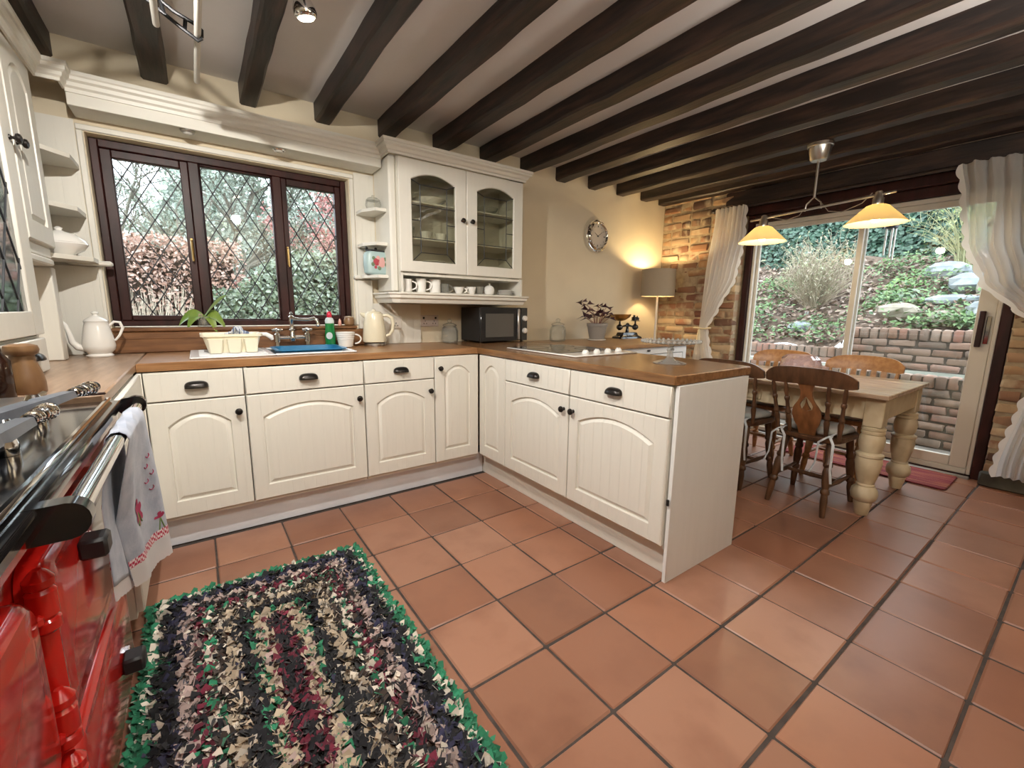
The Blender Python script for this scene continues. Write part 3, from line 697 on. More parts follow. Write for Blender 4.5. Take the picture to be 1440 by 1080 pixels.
# ================================================================== RED RANGE COOKER
t = thing('range_cooker', 'red enamel range cooker with black top and chrome towel rail', 'cooker', (-.06, -1.96, 0))
def W_(b, name, mat, parent=t, **k): return b.build(name, mat, parent, world=True, **k)
CY0, CY1 = -2.62, -1.462
body = W_(B().box(-.345, CY0, .09, .196, CY1, .80, .022), 'body', m_enamel, angle=.9)
W_(B().box(-.34, CY0+.02, .001, .165, CY1-.02, .09, .004), 'plinth', m_blackm)
W_(B().prism([(-.345, .80), (.205, .80), (.242, .812), (.262, .840), (.262, .868), (-.345, .868)], 'y', CY0, CY1), 'top_rail', m_enamel, angle=.5)
W_(B().box(-.345, CY0, .869, .278, CY1, .893, .006), 'top_plate', m_black)
b = B(); b.box(.243, CY0, .8935, .257, CY1-.01, .905, .004); W_(b, 'edge_trim', m_chrome)
# hotplate lids with coil-handled levers
m_lid = M('grey_cast_bar', (.20, .225, .27), .38, .55, var=(.13, .15, .19), scale=12)
for k, (ya, yb, xf) in enumerate(((-1.90, -1.575, .150), (-2.42, -1.955, .165))):
    lid = W_(B().box(-.31, ya, .8935, xf, yb, .940, .012), 'hotplate_lid', m_steel if k == 0 else m_lid, angle=.9)
    b = B(); b.tube([(xf-.002, ya+.02, .944), (xf-.002, yb-.01, .944)], .007, 8); W_(b, 'lid_edge', m_chrome, lid)
def lever(p0, p1, w=.040, h=.018):
    p0, p1 = Vector(p0), Vector(p1); d = (p1-p0).normalized(); s = Vector((-d.y, d.x, 0))
    b = B(); loops = []
    for f, ww, hh in ((0, w*.5, h), (.06, w*.55, h), (.55, w*.5, h), (.58, w*.44, h*.8), (.62, w*.5, h), (.97, w*.34, h*.8), (1, w*.2, h*.5)):
        c = p0+(p1-p0)*f; loops.append([c+s*ww-Vector((0, 0, hh/2)), c-s*ww-Vector((0, 0, hh/2)), c-s*ww*.8+Vector((0, 0, hh/2)), c+s*ww*.8+Vector((0, 0, hh/2))])
    b.ring(loops); lv = W_(b, 'lever', m_lid, angle=.5)
    c = B(); pts = []; L = .085
    for i in range(85):
        a = 2*PI*7*i/84; rr_ = .0085+.006*i/84; q = p1+d*(L*i/84)+s*math.cos(a)*rr_+Vector((0, 0, math.sin(a)*rr_)); pts.append(q)
    c.tube(pts, .0030, 6); W_(c, 'coil_handle', m_chrome, lv)
    c = B(); c.tube([p1-d*.005, p1+d*(L+.002)], .0075, 8); c.ball(tuple(p1+d*(L+.008)), .013); W_(c, 'handle_core', m_iron, lv)
lever((.150, -2.02, .962), (.226, -1.745, .962)); lever((.188, -2.36, .965), (.222, -2.05, .965))
for (x, y) in ((.175, -1.985), (.155, -1.70), (.19, -2.30)):
    b = B(); b.lathe([(.017, 0), (.017, .02), (.012, .04), (.016, .055), (.010, .066)], (x, y, .8935), 14); W_(b, 'hinge_boss', m_chrome)
# towel rail on black brackets
rail = W_(B().tube([(.306, -2.292, .868), (.306, -1.430, .868)], .0150, 20), 'towel_rail', m_chrome)
def bracket(y, yw, xb=.215):
    b = B(); pts = []
    for i in range(9):
        a = -PI/2+PI*i/8; pts.append((.304+.0245*math.cos(a), .868+.0265*math.sin(a)))
    for i in range(9):
        a = PI/2+PI*i/8; pts.append((xb+.026*math.cos(a), .866+.026*math.sin(a)))
    b.prism(pts, 'y', y-yw/2, y+yw/2); o = W_(b, 'rail_bracket', m_black, angle=.4); return o
bracket(-2.303, .030); bracket(-1.420, .024, .285)
b = B(); b.ball((.20, -2.315, .852), .040, .030, .05); W_(b, 'bracket_boss', m_black)
# oven doors with hinge barrels and black catches
def oven_door(y0, y1, z0, z1, catch=None, hinge=True):
    b = B(); L = []
    def rr(ix, x):
        r = .045-ix*.4; pts = []
        for cy_, cz_, a0 in ((y1-ix-r, z1-ix-r, 0), (y0+ix+r, z1-ix-r, PI/2), (y0+ix+r, z0+ix+r, PI), (y1-ix-r, z0+ix+r, 1.5*PI)):
            for i in range(6): a = a0+PI/2*i/5; pts.append((x, cy_+r*math.cos(a), cz_+r*math.sin(a)))
        return pts
    b.ring([rr(0, .1985), rr(0, .222), rr(.004, .230), rr(.014, .238), rr(.040, .2385), rr(.046, .2405)])
    d = W_(b, 'oven_door', m_enamel, angle=.6)
    if catch:
        cy_, cz_ = catch; b = B(); b.box(.2395, cy_-.028, cz_-.02, .285, cy_+.028, cz_+.022, .006); W_(b, 'door_catch', m_blackm, d)
        b = B(); b.box(.225, cy_+.028, cz_-.012, .25, cy_+.060, cz_+.012, .003); W_(b, 'catch_keep', m_chrome, d)
    if hinge:
        for zz in (z0+.05, z1-.05):
            b = B(); b.lathe([(.012, -.052), (.019, -.045), (.019, -.030), (.015, -.026), (.019, -.020), (.019, .020), (.015, .026), (.019, .030), (.019, .042), (.012, .052), (.006, .058)], (.232, y0-.016, zz), 18)
            b.box(.214, y0-.045, zz-.030, .236, y0+.06, zz-.010, .005); W_(b, 'hinge', m_enamel, d, angle=.5)
    return d
oven_door(-2.165, -1.545, .425, .742, (-1.955, .675)); oven_door(-2.165, -1.545, .115, .400, (-1.74, .245)); oven_door(-2.60, -2.225, .425, .742, hinge=False); oven_door(-2.60, -2.225, .115, .400, hinge=False)
b = B(); b.lathe([(.030, 0), (.034, .006), (.034, .012), (.020, .016), (.008, .030), (.004, .032)], (.1665, -1.72, .048), 22, 'x'); W_(b, 'vent_wheel', m_chrome)
b = B(); b.box(.1965, -1.66, .10, .203, -1.62, .135, .003); W_(b, 'badge_plate', m_gold)
o = B().box(-.30, -1.4605, .9105, .245, -1.4535, .918, .003).build('edge_strip', M('dark_edge', (.03, .012, .008), .3)); tag(o, 'dark edging strip between side worktop and range cooker', 'strip')

# ---- tea towel over the rail
m_towel = M('blue_grey_linen', (.30, .34, .43), .85, var=(.40, .43, .51), scale=22, bump=.25, bscale=120, sheen=.2)
def towel_pt(u, v, off=0.0):
    """u along the rail (0 far .. 1 near), v: 0 = back hem, .5 over the rail, 1 = front hem"""
    RC, RZ, R = .306, .868, .0178
    back, frontl = .43-.09*u, .425-.02*u
    arc = PI*R; tot = back+arc+frontl; s = v*tot
    rip = math.sin(u*9+1.0)*.010+math.sin(u*17)*.004
    if s < back:
        d = back-s; x = RC-R-.002-abs(rip)*.2*min(1, d/.15)-.018*u*min(1, d/.15); z = RZ-d; y0, y1 = -1.60, -1.875+.02*d
    elif s < back+arc:
        a = PI-(s-back)/R; x = RC+(R+.0012)*math.cos(a); z = RZ+(R+.0012)*math.sin(a); k = (s-back)/arc; y0, y1 = -1.60+.065*k, -1.875+.015*k
    else:
        d = s-back-arc; x = RC+R+.003+(rip*.7-.055*u)*min(1, d/.22)+.035*d; z = RZ-d; y0, y1 = -1.535+.06*d, -1.86+.32*d
    n = off if s > back+arc/2 else -off
    return (x+n, y0+(y1-y0)*u, z)
tw = B().grid(lambda a, c: towel_pt(a, c), 26, 60).build('tea_towel', m_towel); tag(tw, 'blue-grey embroidered tea towel with lace hem draped over cooker rail', 'towel')
sd = tw.modifiers.new('t', 'SOLIDIFY'); sd.thickness = .0012; sd.offset = 0
m_ging = M('red_gingham', (.42, .02, .06), .8)
_N = m_ging.node_tree.nodes; _L = m_ging.node_tree.links; _ck = _N.new('ShaderNodeTexChecker'); _t2 = _N.new('ShaderNodeTexCoord')
_ck.inputs['Scale'].default_value = 130; _ck.inputs[1].default_value = (.45, .02, .07, 1); _ck.inputs[2].default_value = (.75, .66, .68, 1); _L.new(_t2.outputs['Object'], _ck.inputs[0]); _L.new(_ck.outputs[0], _N['Principled BSDF'].inputs['Base Color'])
m_lace = cloth_mat('lace_white', (.80, .79, .80), 1.0, .25)
for (va, vb, nm, mt) in ((.925, .955, 'gingham_band', m_ging), (.955, 1.03, 'lace_hem', m_lace), (.045, .080, 'gingham_band', m_ging), (-.045, .045, 'lace_hem', m_lace)):
    def g(a, c, va=va, vb=vb):
        vv = va+(vb-va)*c
        if nm == 'lace_hem':
            e = c if va > .5 else 1-c; vv += (.005 if va > .5 else -.005)*e*abs(math.sin(a*PI*11))
        return towel_pt(a, vv, .0016)
    B().grid(g, 28, 3).build(nm, mt, tw)
m_petal = M('crimson_thread', (.36, .03, .09), .8); m_stem = M('green_thread', (.16, .24, .08), .8)
def motif(u0, v0, sc, kind):
    b = B(); s = B()
    for k in range(6 if kind == 0 else 5):
        a = 2*PI*k/6+.4; pts = []
        for (l, w) in ((0, .0), (.5, .32), (1, .22), (1.1, 0), (1, -.22), (.5, -.32)):
            du = (math.cos(a)*l-math.sin(a)*w)*sc; dv = (math.sin(a)*l+math.cos(a)*w)*sc*.34
            if kind == 1: dv = abs(dv)*-.8
            pts.append(towel_pt(u0+du, v0+dv, .0022))
        b.add(pts, [tuple(range(6))])
    b.build('embroidered_flower', m_petal, tw)
    for q in (-1, 1):
        pts = [towel_pt(u0+.02*q*i*sc*6, v0+.010*i, .0022) for i in range(5)]; s.tube(pts, .0016, 4)
    s.build('embroidered_stem', m_stem, tw)
motif(.62, .80, .13, 0); motif(.17, .885, .075, 1); motif(.86, .23, .12, 0); motif(.55, .30, .08, 1)
for (u0, v0) in ((.20, .66), (.25, .69), (.17, .72), (.26, .74), (.20, .77)):
    b = B(); b.tube([towel_pt(u0+.03*math.cos(a), v0+.007*math.sin(a), .0022) for a in [i*.8 for i in range(6)]], .0012, 4); b.build('stitching', m_petal, tw)

# ================================================================== HOB, SINK, APPLIANCES
hob = thing('hob', 'black glass hob with white frame and four white knobs set in the peninsula', 'hob', (2.40, -1.08, .9105))
b = B(); b.box(2.130, -1.425, .9105, 2.655, -.770, .920, .004); W_(b, 'hob_frame', m_china, hob)
W_(B().box(2.150, -1.268, .9202, 2.640, -.785, .9222, .0008), 'glass_plate', m_black, hob)
m_ringm = M('hob_ring_print', (.10, .10, .11), .25)
for (x, y, r) in ((2.27, -.91, .085), (2.52, -.91, .07), (2.27, -1.13, .07), (2.52, -1.13, .085)):
    W_(B().lathe([(r, 0), (r, .0004), (r-.004, .0004), (r-.004, 0)], (x, y, .9224), 32, cap0=False, cap1=False), 'heat_ring', m_ringm, hob)
for k in range(4):
    b = B(); b.lathe([(.020, 0), (.021, .004), (.019, .012), (.013, .019), (.004, .021)], (2.285+.095*k, -1.345, .9202), 20); b.box(2.283+.095*k, -1.36, .934, 2.287+.095*k, -1.33, .9425, .001); W_(b, 'control_knob', m_china, hob)

sink = thing('sink', 'white inset sink with ribbed drainer under the window', 'sink', (.85, -.31, .911))
m_sink = M('white_sink', (.78, .79, .80), .18, coat=.3); zt0, zt1 = .9105, .9205
b = B(); b.box(.432, -.552, zt0, .80, -.080, zt1, .004); b.box(1.205, -.552, zt0, 1.220, -.080, zt1, .004); b.box(.80, -.552, zt0, 1.205, -.505, zt1, .004); b.box(.80, -.145, zt0, 1.205, -.080, zt1, .004); W_(b, 'sink_rim', m_sink, sink)
b = B(); w = .006; x0, x1, y0, y1, z0 = .80, 1.205, -.505, -.145, .74
b.box(x0, y0, z0, x1, y1, z0+w); b.box(x0, y0, z0+w, x0+w, y1, .912); b.box(x1-w, y0, z0+w, x1, y1, .912); b.box(x0+w, y0, z0+w, x1-w, y0+w, .912); b.box(x0+w, y1-w, z0+w, x1-w, y1, .912); W_(b, 'sink_bowl', m_sink, sink, smooth=False)
for k in range(8): W_(B().box(.47, -.50+k*.05, zt1, .77, -.49+k*.05, zt1+.003, .001), 'drainer_rib', m_sink, sink)
m_blue = M('blue_plastic', (.02, .17, .34), .3)
b = B()
def rrect(cx, cy, hx, hy, r, z, n=5):
    pts = []
    for sx, sy, a0 in ((1, 1, 0), (-1, 1, PI/2), (-1, -1, PI), (1, -1, 1.5*PI)):
        for i in range(n): a = a0+PI/2*i/(n-1); pts.append((cx+sx*(hx-r)+r*math.cos(a), cy+sy*(hy-r)+r*math.sin(a), z))
    return pts
cx, cy_ = 1.0025, -.325
b.ring([rrect(cx, cy_, .145, .125, .04, .747), rrect(cx, cy_, .170, .150, .05, .925), rrect(cx, cy_, .190, .168, .055, .9285), rrect(cx, cy_, .190, .168, .055, .9325), rrect(cx, cy_, .168, .148, .05, .931), rrect(cx, cy_, .142, .122, .04, .751)])
o = b.build('washing_up_bowl', m_blue, angle=.5); tag(o, 'blue plastic washing-up bowl sitting in the white sink', 'bowl')

tap = thing('mixer_tap', 'old-style chrome bridge mixer tap with two crosshead handles behind sink', 'tap', (.955, -.112, .9212)); m_tap = M('nickel', (.62, .58, .52), .16, 1.0)
b = B()
b.tube([(-.085, 0, .058), (.085, 0, .058)], .011, 12); b.build('bridge', m_tap, tap)
b = B(); b.lathe([(.016, .035), (.020, .045), (.020, .070), (.014, .078), (.012, .10), (.016, .105), (.011, .112), (.011, .155), (.017, .162), (.017, .185), (.010, .192), (.006, .196), (.010, .203), (.006, .212), (.002, .216)], (0, 0, 0), 16)
b.tube([(0, 0, .175), (.04, -.025, .168), (.09, -.06, .170), (.115, -.08, .176), (.130, -.09, .166), (.134, -.093, .140)], [.014, .011, .010, .011, .010, .009], 12); b.lathe([(.011, 0), (.015, .006), (.012, .014)], (.134, -.093, .128), 12); b.build('spout', m_tap, tap)
for s in (-1, 1):
    b = B(); b.lathe([(.022, 0), (.022, .006), (.013, .010), (.012, .030), (.018, .036), (.018, .078), (.011, .084), (.010, .098)], (s*.085, 0, 0), 16); b.build('pillar', m_tap, tap)
    b = B()
    for a in (0, PI/2): b.tube([(s*.085-math.cos(a+.4)*.034, -math.sin(a+.4)*.034, .104), (s*.085+math.cos(a+.4)*.034, math.sin(a+.4)*.034, .104)], [.0075, .0075], 10)
    b.lathe([(.010, .096), (.013, .102), (.013, .112), (.004, .117)], (s*.085, 0, 0), 14); b.build('cross_handle', m_tap, tap)

mw = thing('microwave', 'black microwave oven with silver handle strip in the worktop corner', 'microwave', (2.440, -.160, .9105), math.radians(2))
b = B(); b.box(-.228, -.125, .012, .228, .145, .272, .004); b.build('body', m_blackm, mw)
B().box(-.230, -.142, .012, .165, -.1255, .272, .003).build('door', M('microwave_front', (.02, .02, .02), .15), mw)
B().box(-.185, -.1435, .045, .085, -.1425, .225, .0004).build('window', M('microwave_window', (.095, .090, .080), .14, coat=.5), mw)
B().box(.118, -.158, .020, .142, -.1425, .264, .004).build('handle', m_steel, mw)
B().box(.166, -.142, .012, .228, -.1255, .272, .002).build('control_panel', M('mw_panel', (.035, .033, .028), .25), mw)
for z in (.188, .090): B().lathe([(.022, 0), (.022, .012), (.019, .018), (.004, .019)], (.197, -.1425, z), 18, '-y').build('knob', m_plate, mw)
for sx in (-.2, .2): 
    for sy in (-.10, .12): B().lathe([(.012, 0), (.012, .0115)], (sx, sy, 0), 10).build('foot', m_blackm, mw)

k = thing('kettle', 'cream electric jug kettle standing on the worktop by the window', 'kettle', (1.464, -.135, .9105), math.radians(-20)); m_ket = M('cream_enamel', (.72, .66, .50), .18, coat=.4)
B().lathe([(.072, 0), (.074, .006), (.072, .018), (.055, .022)], n=24).build('power_base', m_steel, k)
b = B(); b.lathe([(.070, .024), (.078, .028), (.079, .05), (.074, .11), (.066, .17), (.060, .212), (.056, .222), (.050, .224)], n=28); b.build('body', m_ket, k, angle=.8)
b = B(); b.lathe([(.050, .2245), (.048, .230), (.030, .236), (.012, .238), (.010, .247), (.003, .249)], n=22); b.build('lid', m_ket, k)
b = B(); b.tube([(-.056, 0, .205), (-.075, 0, .214), (-.086, 0, .222)], [.020, .014, .008], 10); b.build('spout', m_ket, k)
b = B(); b.tube([(.056, 0, .205), (.090, 0, .208), (.118, 0, .190), (.126, 0, .150), (.120, 0, .105), (.100, 0, .075), (.074, 0, .066)], [.010, .013, .013, .012, .012, .011, .009], 12, squash=1.0); b.build('handle', m_ket, k)

# crockery helpers
def mug(name, label, cat, loc, rz, h, r, mat, group=None, taper=.92, hs=1.0, handle=True, ridges=False, flare=0.0):
    t = thing(name, label, cat, loc, rz, group)
    pr = [(r*taper*.86, 0), (r*taper, .004)]
    n = 6
    for i in range(1, n+1):
        f = i/n; rr = r*taper+(r-r*taper)*f+flare*f*f; pr.append((rr+(.0015 if ridges and i in (5, 6) else 0), .004+(h-.004)*f))
        if ridges and i in (3, 4, 5): pr.append((rr+.003, .004+(h-.004)*f+.001)); pr.append((rr+.0005, .004+(h-.004)*f+.004))
    pr += [(pr[-1][0]-.003, h), (r*taper-.003, .010), (.004, .009)]
    b = B(); b.lathe(pr, n=22); b.build('bowl' if cat in ('cup',) else 'body', mat, t, angle=.6)
    if handle:
        H = h*.62*hs; b = B(); pts = []
        for i in range(9):
            a = PI/2-PI*i/8; pts.append((r*.97+math.cos(a)*H*.62+flare*.4, 0, h*.53+math.sin(a)*H*.5))
        b.tube(pts, .0052, 8); b.build('handle', mat, t)
    return t
mug('plant_pot_mug', 'large ridged white mug beside the green washing-up liquid', 'mug', (1.263, -.160, .9105), math.radians(-15), .098, .060, m_china, taper=.74, ridges=True)
fy = thing('soap_bottle', 'green washing-up liquid bottle with red cap behind the sink', 'bottle', (1.178, -.118, .9215)); fy.scale = (1.1, 1.1, 1.28); m_liq = M('green_liquid', (.01, .17, .045), .12, coat=.5); m_clearp = M('clear_plastic', (.55, .62, .62), .12, coat=.3)
B().lathe([(.026, 0), (.030, .006), (.031, .05), (.027, .085), (.026, .112)], n=18, sy=.7).build('body', m_liq, fy)
B().lathe([(.026, .1125), (.027, .125), (.020, .138), (.012, .142)], n=18, sy=.7).build('shoulder', m_clearp, fy)
B().lathe([(.013, .1425), (.015, .150), (.014, .160), (.008, .170), (.004, .172)], n=14).build('cap', M('red_plastic', (.55, .02, .05), .3), fy)
B().lathe([(.018, 0), (.017, .001), (.002, .0012)], (-.010, -.0225, .050), 18, '-y').build('label', m_clearp, fy)
o = thing('egg_pot', 'small brown stoneware pot on the window sill at its right end', 'pot', (1.330, -.018, 1.0465)); B().lathe([(.026, 0), (.034, .008), (.036, .035), (.030, .052), (.029, .054)], n=18).build('pot_body', M('stoneware', (.20, .11, .05), .35), o); B().lathe([(.030, .0545), (.033, .057), (.033, .060), (.004, .064)], n=18).build('rim_lid', M('stone_lid', (.55, .45, .34), .4), o)
o = B().lathe([(.010, 0), (.012, .004), (.010, .03), (.004, .045)], n=10, ).build('pink_scent_bottle', M('pink_wax', (.62, .32, .26), .3), loc=(1.268, -.020, 1.0465)); tag(o, 'tiny pink bottle on the window sill beside the brown pot', 'bottle')

# dish rack with things in it
m_rack = M('cream_plastic', (.76, .71, .56), .35)
rk = thing('dish_rack', 'cream plastic dish rack on the sink drainer', 'dish rack', (.622, -.300, .9240))
b = B(); hx, hy = .108, .090
b.ring([rrect(0, 0, hx, hy, .02, 0), rrect(0, 0, hx+.022, hy+.015, .025, .082), rrect(0, 0, hx+.032, hy+.024, .03, .085), rrect(0, 0, hx+.032, hy+.024, .03, .098), rrect(0, 0, hx+.024, hy+.018, .025, .097), rrect(0, 0, hx-.003, hy-.003, .02, .005)]); b.build('tray', m_rack, rk, angle=.5)
for kx in (-.078, .005, .082):
    b = B(); b.ring([rrect(kx, -hy-.006, .027 if kx else .022, .02, .008, .0), rrect(kx, -hy-.018, .034 if kx else .028, .024, .008, .072)]); b.build('cutlery_cup', m_rack, rk, angle=.5)
o = B().lathe([(.020, 0), (.034, .012), (.040, .04), (.041, .056), (.038, .056), (.030, .012), (.003, .006)], n=18).build('glass_bowl', m_clear, loc=(.605, -.29, .955)); tag(o, 'small clear glass bowl drying in the cream dish rack', 'bowl')
cl = B(); cl.grid(lambda u, v: (.655+.11*(u-.5)+.012*math.sin(v*9), -.262+.07*(v-.5), 1.008+.045*math.sin(u*PI)*(.6+.4*math.sin(v*7+u*5))+.010*math.sin(u*23)), 24, 14)
m_stripe = M('striped_cloth', (.62, .64, .68), .85, var=(.10, .14, .24), scale=14, stretch=(6, 1, 1), contrast=(.5, .56)); o = cl.build('dish_cloth', m_stripe); tag(o, 'blue and white striped cloth bunched in the dish rack', 'cloth'); s_ = o.modifiers.new('t', 'SOLIDIFY'); s_.thickness = .003
o = B().tube([(.745, -.285, 1.016), (.79, -.30, 1.012), (.815, -.30, .995), (.82, -.30, .98)], [.006, .012, .014, .008], 10).build('dish_brush', m_china); tag(o, 'white washing brush resting on the end of the dish rack', 'brush')

# orchid in a glass on the sill
pl = thing('orchid', 'leggy orchid with drooping green leaves in a glass on the sill', 'plant', (.515, .012, 1.0465)); m_leaf = M('orchid_leaf', (.12, .22, .035), .35, var=(.20, .27, .05), scale=8)
B().lathe([(.034, 0), (.036, .004), (.039, .06), (.037, .06), (.033, .006), (.003, .004)], n=18).build('glass_pot', m_clear, pl)
B().lathe([(.012, .007), (.030, .012), (.031, .045), (.010, .055)], n=12).build('roots', M('bark_roots', (.30, .27, .20), .8, var=(.12, .09, .06), scale=40), pl)
def leaf(parent, p0, d, L, wd, droop, mat, name='leaf', up=.5, tilt=.35):
    d = Vector(d).normalized(); s = d.cross(Vector((0, 0, 1))).normalized(); s = (s*math.cos(tilt)+Vector((0, 0, 1))*math.sin(tilt)*(1 if s.y > 0 else -1)).normalized(); b = B()
    def f(u, v):
        w = wd*math.sin(PI*min(1, .12+u*.88))**.7*(1 if u < .98 else .1); q = Vector(p0)+d*(L*u)+Vector((0, 0, up*L*u-droop*L*u*u))+s*(w*(v-.5)); q.z += abs(v-.5)*w*.35; return tuple(q)
    b.grid(f, 10, 4); o = b.build(name, mat, parent); return o
for d, L, w, dr, up in (((-1, -.1, 0), .125, .058, 1.1, .72), ((.75, -.35, 0), .11, .060, 1.4, .8), ((.22, -.1, 0), .13, .052, .35, 1.35), ((1, .0, 0), .10, .048, 1.1, .7), ((-.6, -.35, 0), .10, .056, 1.5, .85), ((.3, -.4, 0), .09, .05, 1.8, .8)): leaf(pl, (0, 0, .052), d, L, w*1.15, dr, m_leaf, up=up, tilt=.75)
for k in range(4):
    a = random.uniform(0, 6.28); d = Vector((math.cos(a), -.4*abs(math.sin(a)), 0)); B().tube([d*.01+Vector((0, 0, .052)), d*.06+Vector((0, 0, .075)), d*.085+Vector((0, 0, .04))], .0016, 5).build('air_root', M('air_root', (.45, .33, .25), .7), pl)

# coffee pot, pepper mill
cp = thing('coffee_pot', 'tall white china coffee pot with curved spout by the window', 'pot', (.072, -.170, .9105), math.radians(8))
B().lathe([(.050, 0), (.053, .006), (.044, .016), (.060, .035), (.064, .055), (.058, .10), (.048, .150), (.044, .168), (.047, .174)], n=26).build('body', m_china, cp)
B().lathe([(.046, .1745), (.042, .182), (.022, .196), (.010, .202), (.008, .207), (.015, .214), (.012, .220), (.003, .223)], n=22).build('lid', m_china, cp)
B().tube([(-.052, 0, .045), (-.075, 0, .050), (-.092, 0, .075), (-.099, 0, .120), (-.108, 0, .158), (-.122, 0, .178), (-.136, 0, .180)], [.018, .016, .013, .010, .0085, .0085, .007], 12).build('spout', m_china, cp)
B().tube([(.044, 0, .150), (.066, 0, .172), (.088, 0, .168), (.096, 0, .140), (.082, 0, .105), (.062, 0, .078)], [.006, .0065, .007, .007, .006, .005], 10).build('handle', m_china, cp)
pm = thing('pepper_mill', 'brown wooden pepper mill on the side worktop by the cooker', 'pepper mill', (.062, -1.315, .9105)); m_mill = M('mill_wood', (.20, .108, .045), .4, var=(.13, .065, .028), scale=8, stretch=(3, 3, 1))
B().lathe([(.038, 0), (.040, .003), (.040, .03), (.037, .055), (.027, .090), (.0255, .108)], n=24).build('body', m_mill, pm)
B().lathe([(.026, .1085), (.034, .114), (.037, .124), (.034, .136), (.020, .141), (.003, .142)], n=24).build('turning_head', m_mill, pm)
o = B().lathe([(.026, 0), (.028, .003), (.028, .10), (.014, .125), (.013, .15), (.015, .153), (.004, .155)], n=16).build('sauce_bottle', M('dark_bottle', (.02, .008, .005), .15), loc=(.032, -1.400, .9105)); tag(o, 'dark brown bottle behind the pepper mill at the picture edge', 'bottle')

# tureen on the low left shelf, bowl and tin on the right corner shelves
tu = thing('lidded_dish', 'white oval lidded china dish on the low left corner shelf', 'dish', (-.005, -.200, 1.391)); tu.scale = (1.2, 1.1, 1.25); B().lathe([(.030, 0), (.034, .004), (.060, .02), (.074, .042), (.072, .046)], n=24, sx=1.1, sy=.9).build('base', m_china, tu); B().lathe([(.072, .0465), (.068, .056), (.045, .076), (.016, .086), (.008, .090), (.012, .098), (.004, .103)], n=24, sx=1.1, sy=.9).build('lid', m_china, tu)
gb = thing('glass_jar', 'lidded cut-glass bowl on the upper white corner shelf', 'jar', (1.490, -.135, 1.806)); B().lathe([(.030, 0), (.044, .006), (.052, .03), (.048, .052), (.040, .056)], n=12).build('bowl', m_clear, gb, smooth=False); B().lathe([(.040, .0565), (.046, .060), (.030, .074), (.008, .080), (.010, .088), (.003, .092)], n=12).build('lid', m_clear, gb, smooth=False)
m_tin = M('duck_egg_tin', (.36, .48, .48), .35); tn = thing('floral_tin', 'pale blue tin painted with roses on the lowest white corner shelf', 'tin', (1.490, -.150, 1.386), math.radians(8))
b = B(); b.ring([rrect(0, 0, .050, .030, .022, 0), rrect(0, 0, .058, .037, .026, .008), rrect(0, 0, .062, .039, .028, .05), rrect(0, 0, .061, .038, .028, .092), rrect(0, 0, .055, .034, .025, .108), rrect(0, 0, .047, .029, .022, .113)]); b.build('body', m_tin, tn, angle=.5)
b = B(); b.ring([rrect(0, 0, .046, .027, .012, .1135), rrect(0, 0, .046, .027, .012, .122)]); b.build('lid', m_blackm, tn)
for x in (-.05, 0, .05): B().ball((x, 0, .128), .008, n=10, m=6).build('knob', m_black, tn)
m_rose = [M('rose_red', (.38, .05, .07), .5), M('rose_pink', (.62, .34, .32), .5), M('rose_leaf', (.14, .20, .12), .5)]
for (x, z, r, mm) in ((-.014, .062, .019, 0), (.012, .056, .021, 1), (.018, .074, .013, 1), (-.006, .082, .011, 1), (-.034, .05, .010, 2), (.038, .052, .011, 2), (.034, .078, .010, 2), (-.030, .080, .009, 2), (0, .032, .010, 2), (-.02, .036, .008, 0)):
    B().lathe([(r, 0), (r*.7, .0012), (r*.65, .0006), (r*.3, .0018), (.0005, .001)], (x, -.0392, z), 10, '-y').build('painted_rose' if mm < 2 else 'painted_leaf', m_rose[mm], tn)

tn.scale = (1.32, 1.15, 1.32)
# glass jars
def jar(label, loc, s=1.0):
    t = thing('storage_jar', label, 'jar', loc); b = B(); n = 28; prof = [(.052, 0), (.058, .004), (.060, .02), (.060, .085), (.052, .108), (.044, .116), (.044, .122)]; loops = []
    for r, h in prof: loops.append([((r+(.0022 if q % 2 and .01 < h < .11 else 0))*s*math.cos(2*PI*q/n), (r+(.0022 if q % 2 and .01 < h < .11 else 0))*s*math.sin(2*PI*q/n), h*s) for q in range(n)])
    inn = [(.040, .122), (.040, .114), (.048, .104), (.056, .082), (.056, .02), (.05, .007), (.003, .006)]
    for r, h in inn: loops.append([(r*s*math.cos(2*PI*q/n), r*s*math.sin(2*PI*q/n), h*s) for q in range(n)])
    b.ring(loops); b.build('body', m_clear, t, angle=.3)
    B().lathe([(.050*s, .1225*s), (.052*s, .126*s), (.048*s, .132*s), (.024*s, .142*s), (.012*s, .146*s), (.017*s, .156*s), (.017*s, .166*s), (.004*s, .174*s)], n=20).build('lid', m_clear, t)
    B().lathe([(.045*s, .118*s), (.049*s, .119*s), (.049*s, .1222*s), (.045*s, .1222*s)], n=20, cap0=False, cap1=False).build('seal_ring', m_steel, t)
    return t
jar('tall ribbed glass storage jar between the wall sockets and microwave', (2.055, -.115, .9105), 1.05)

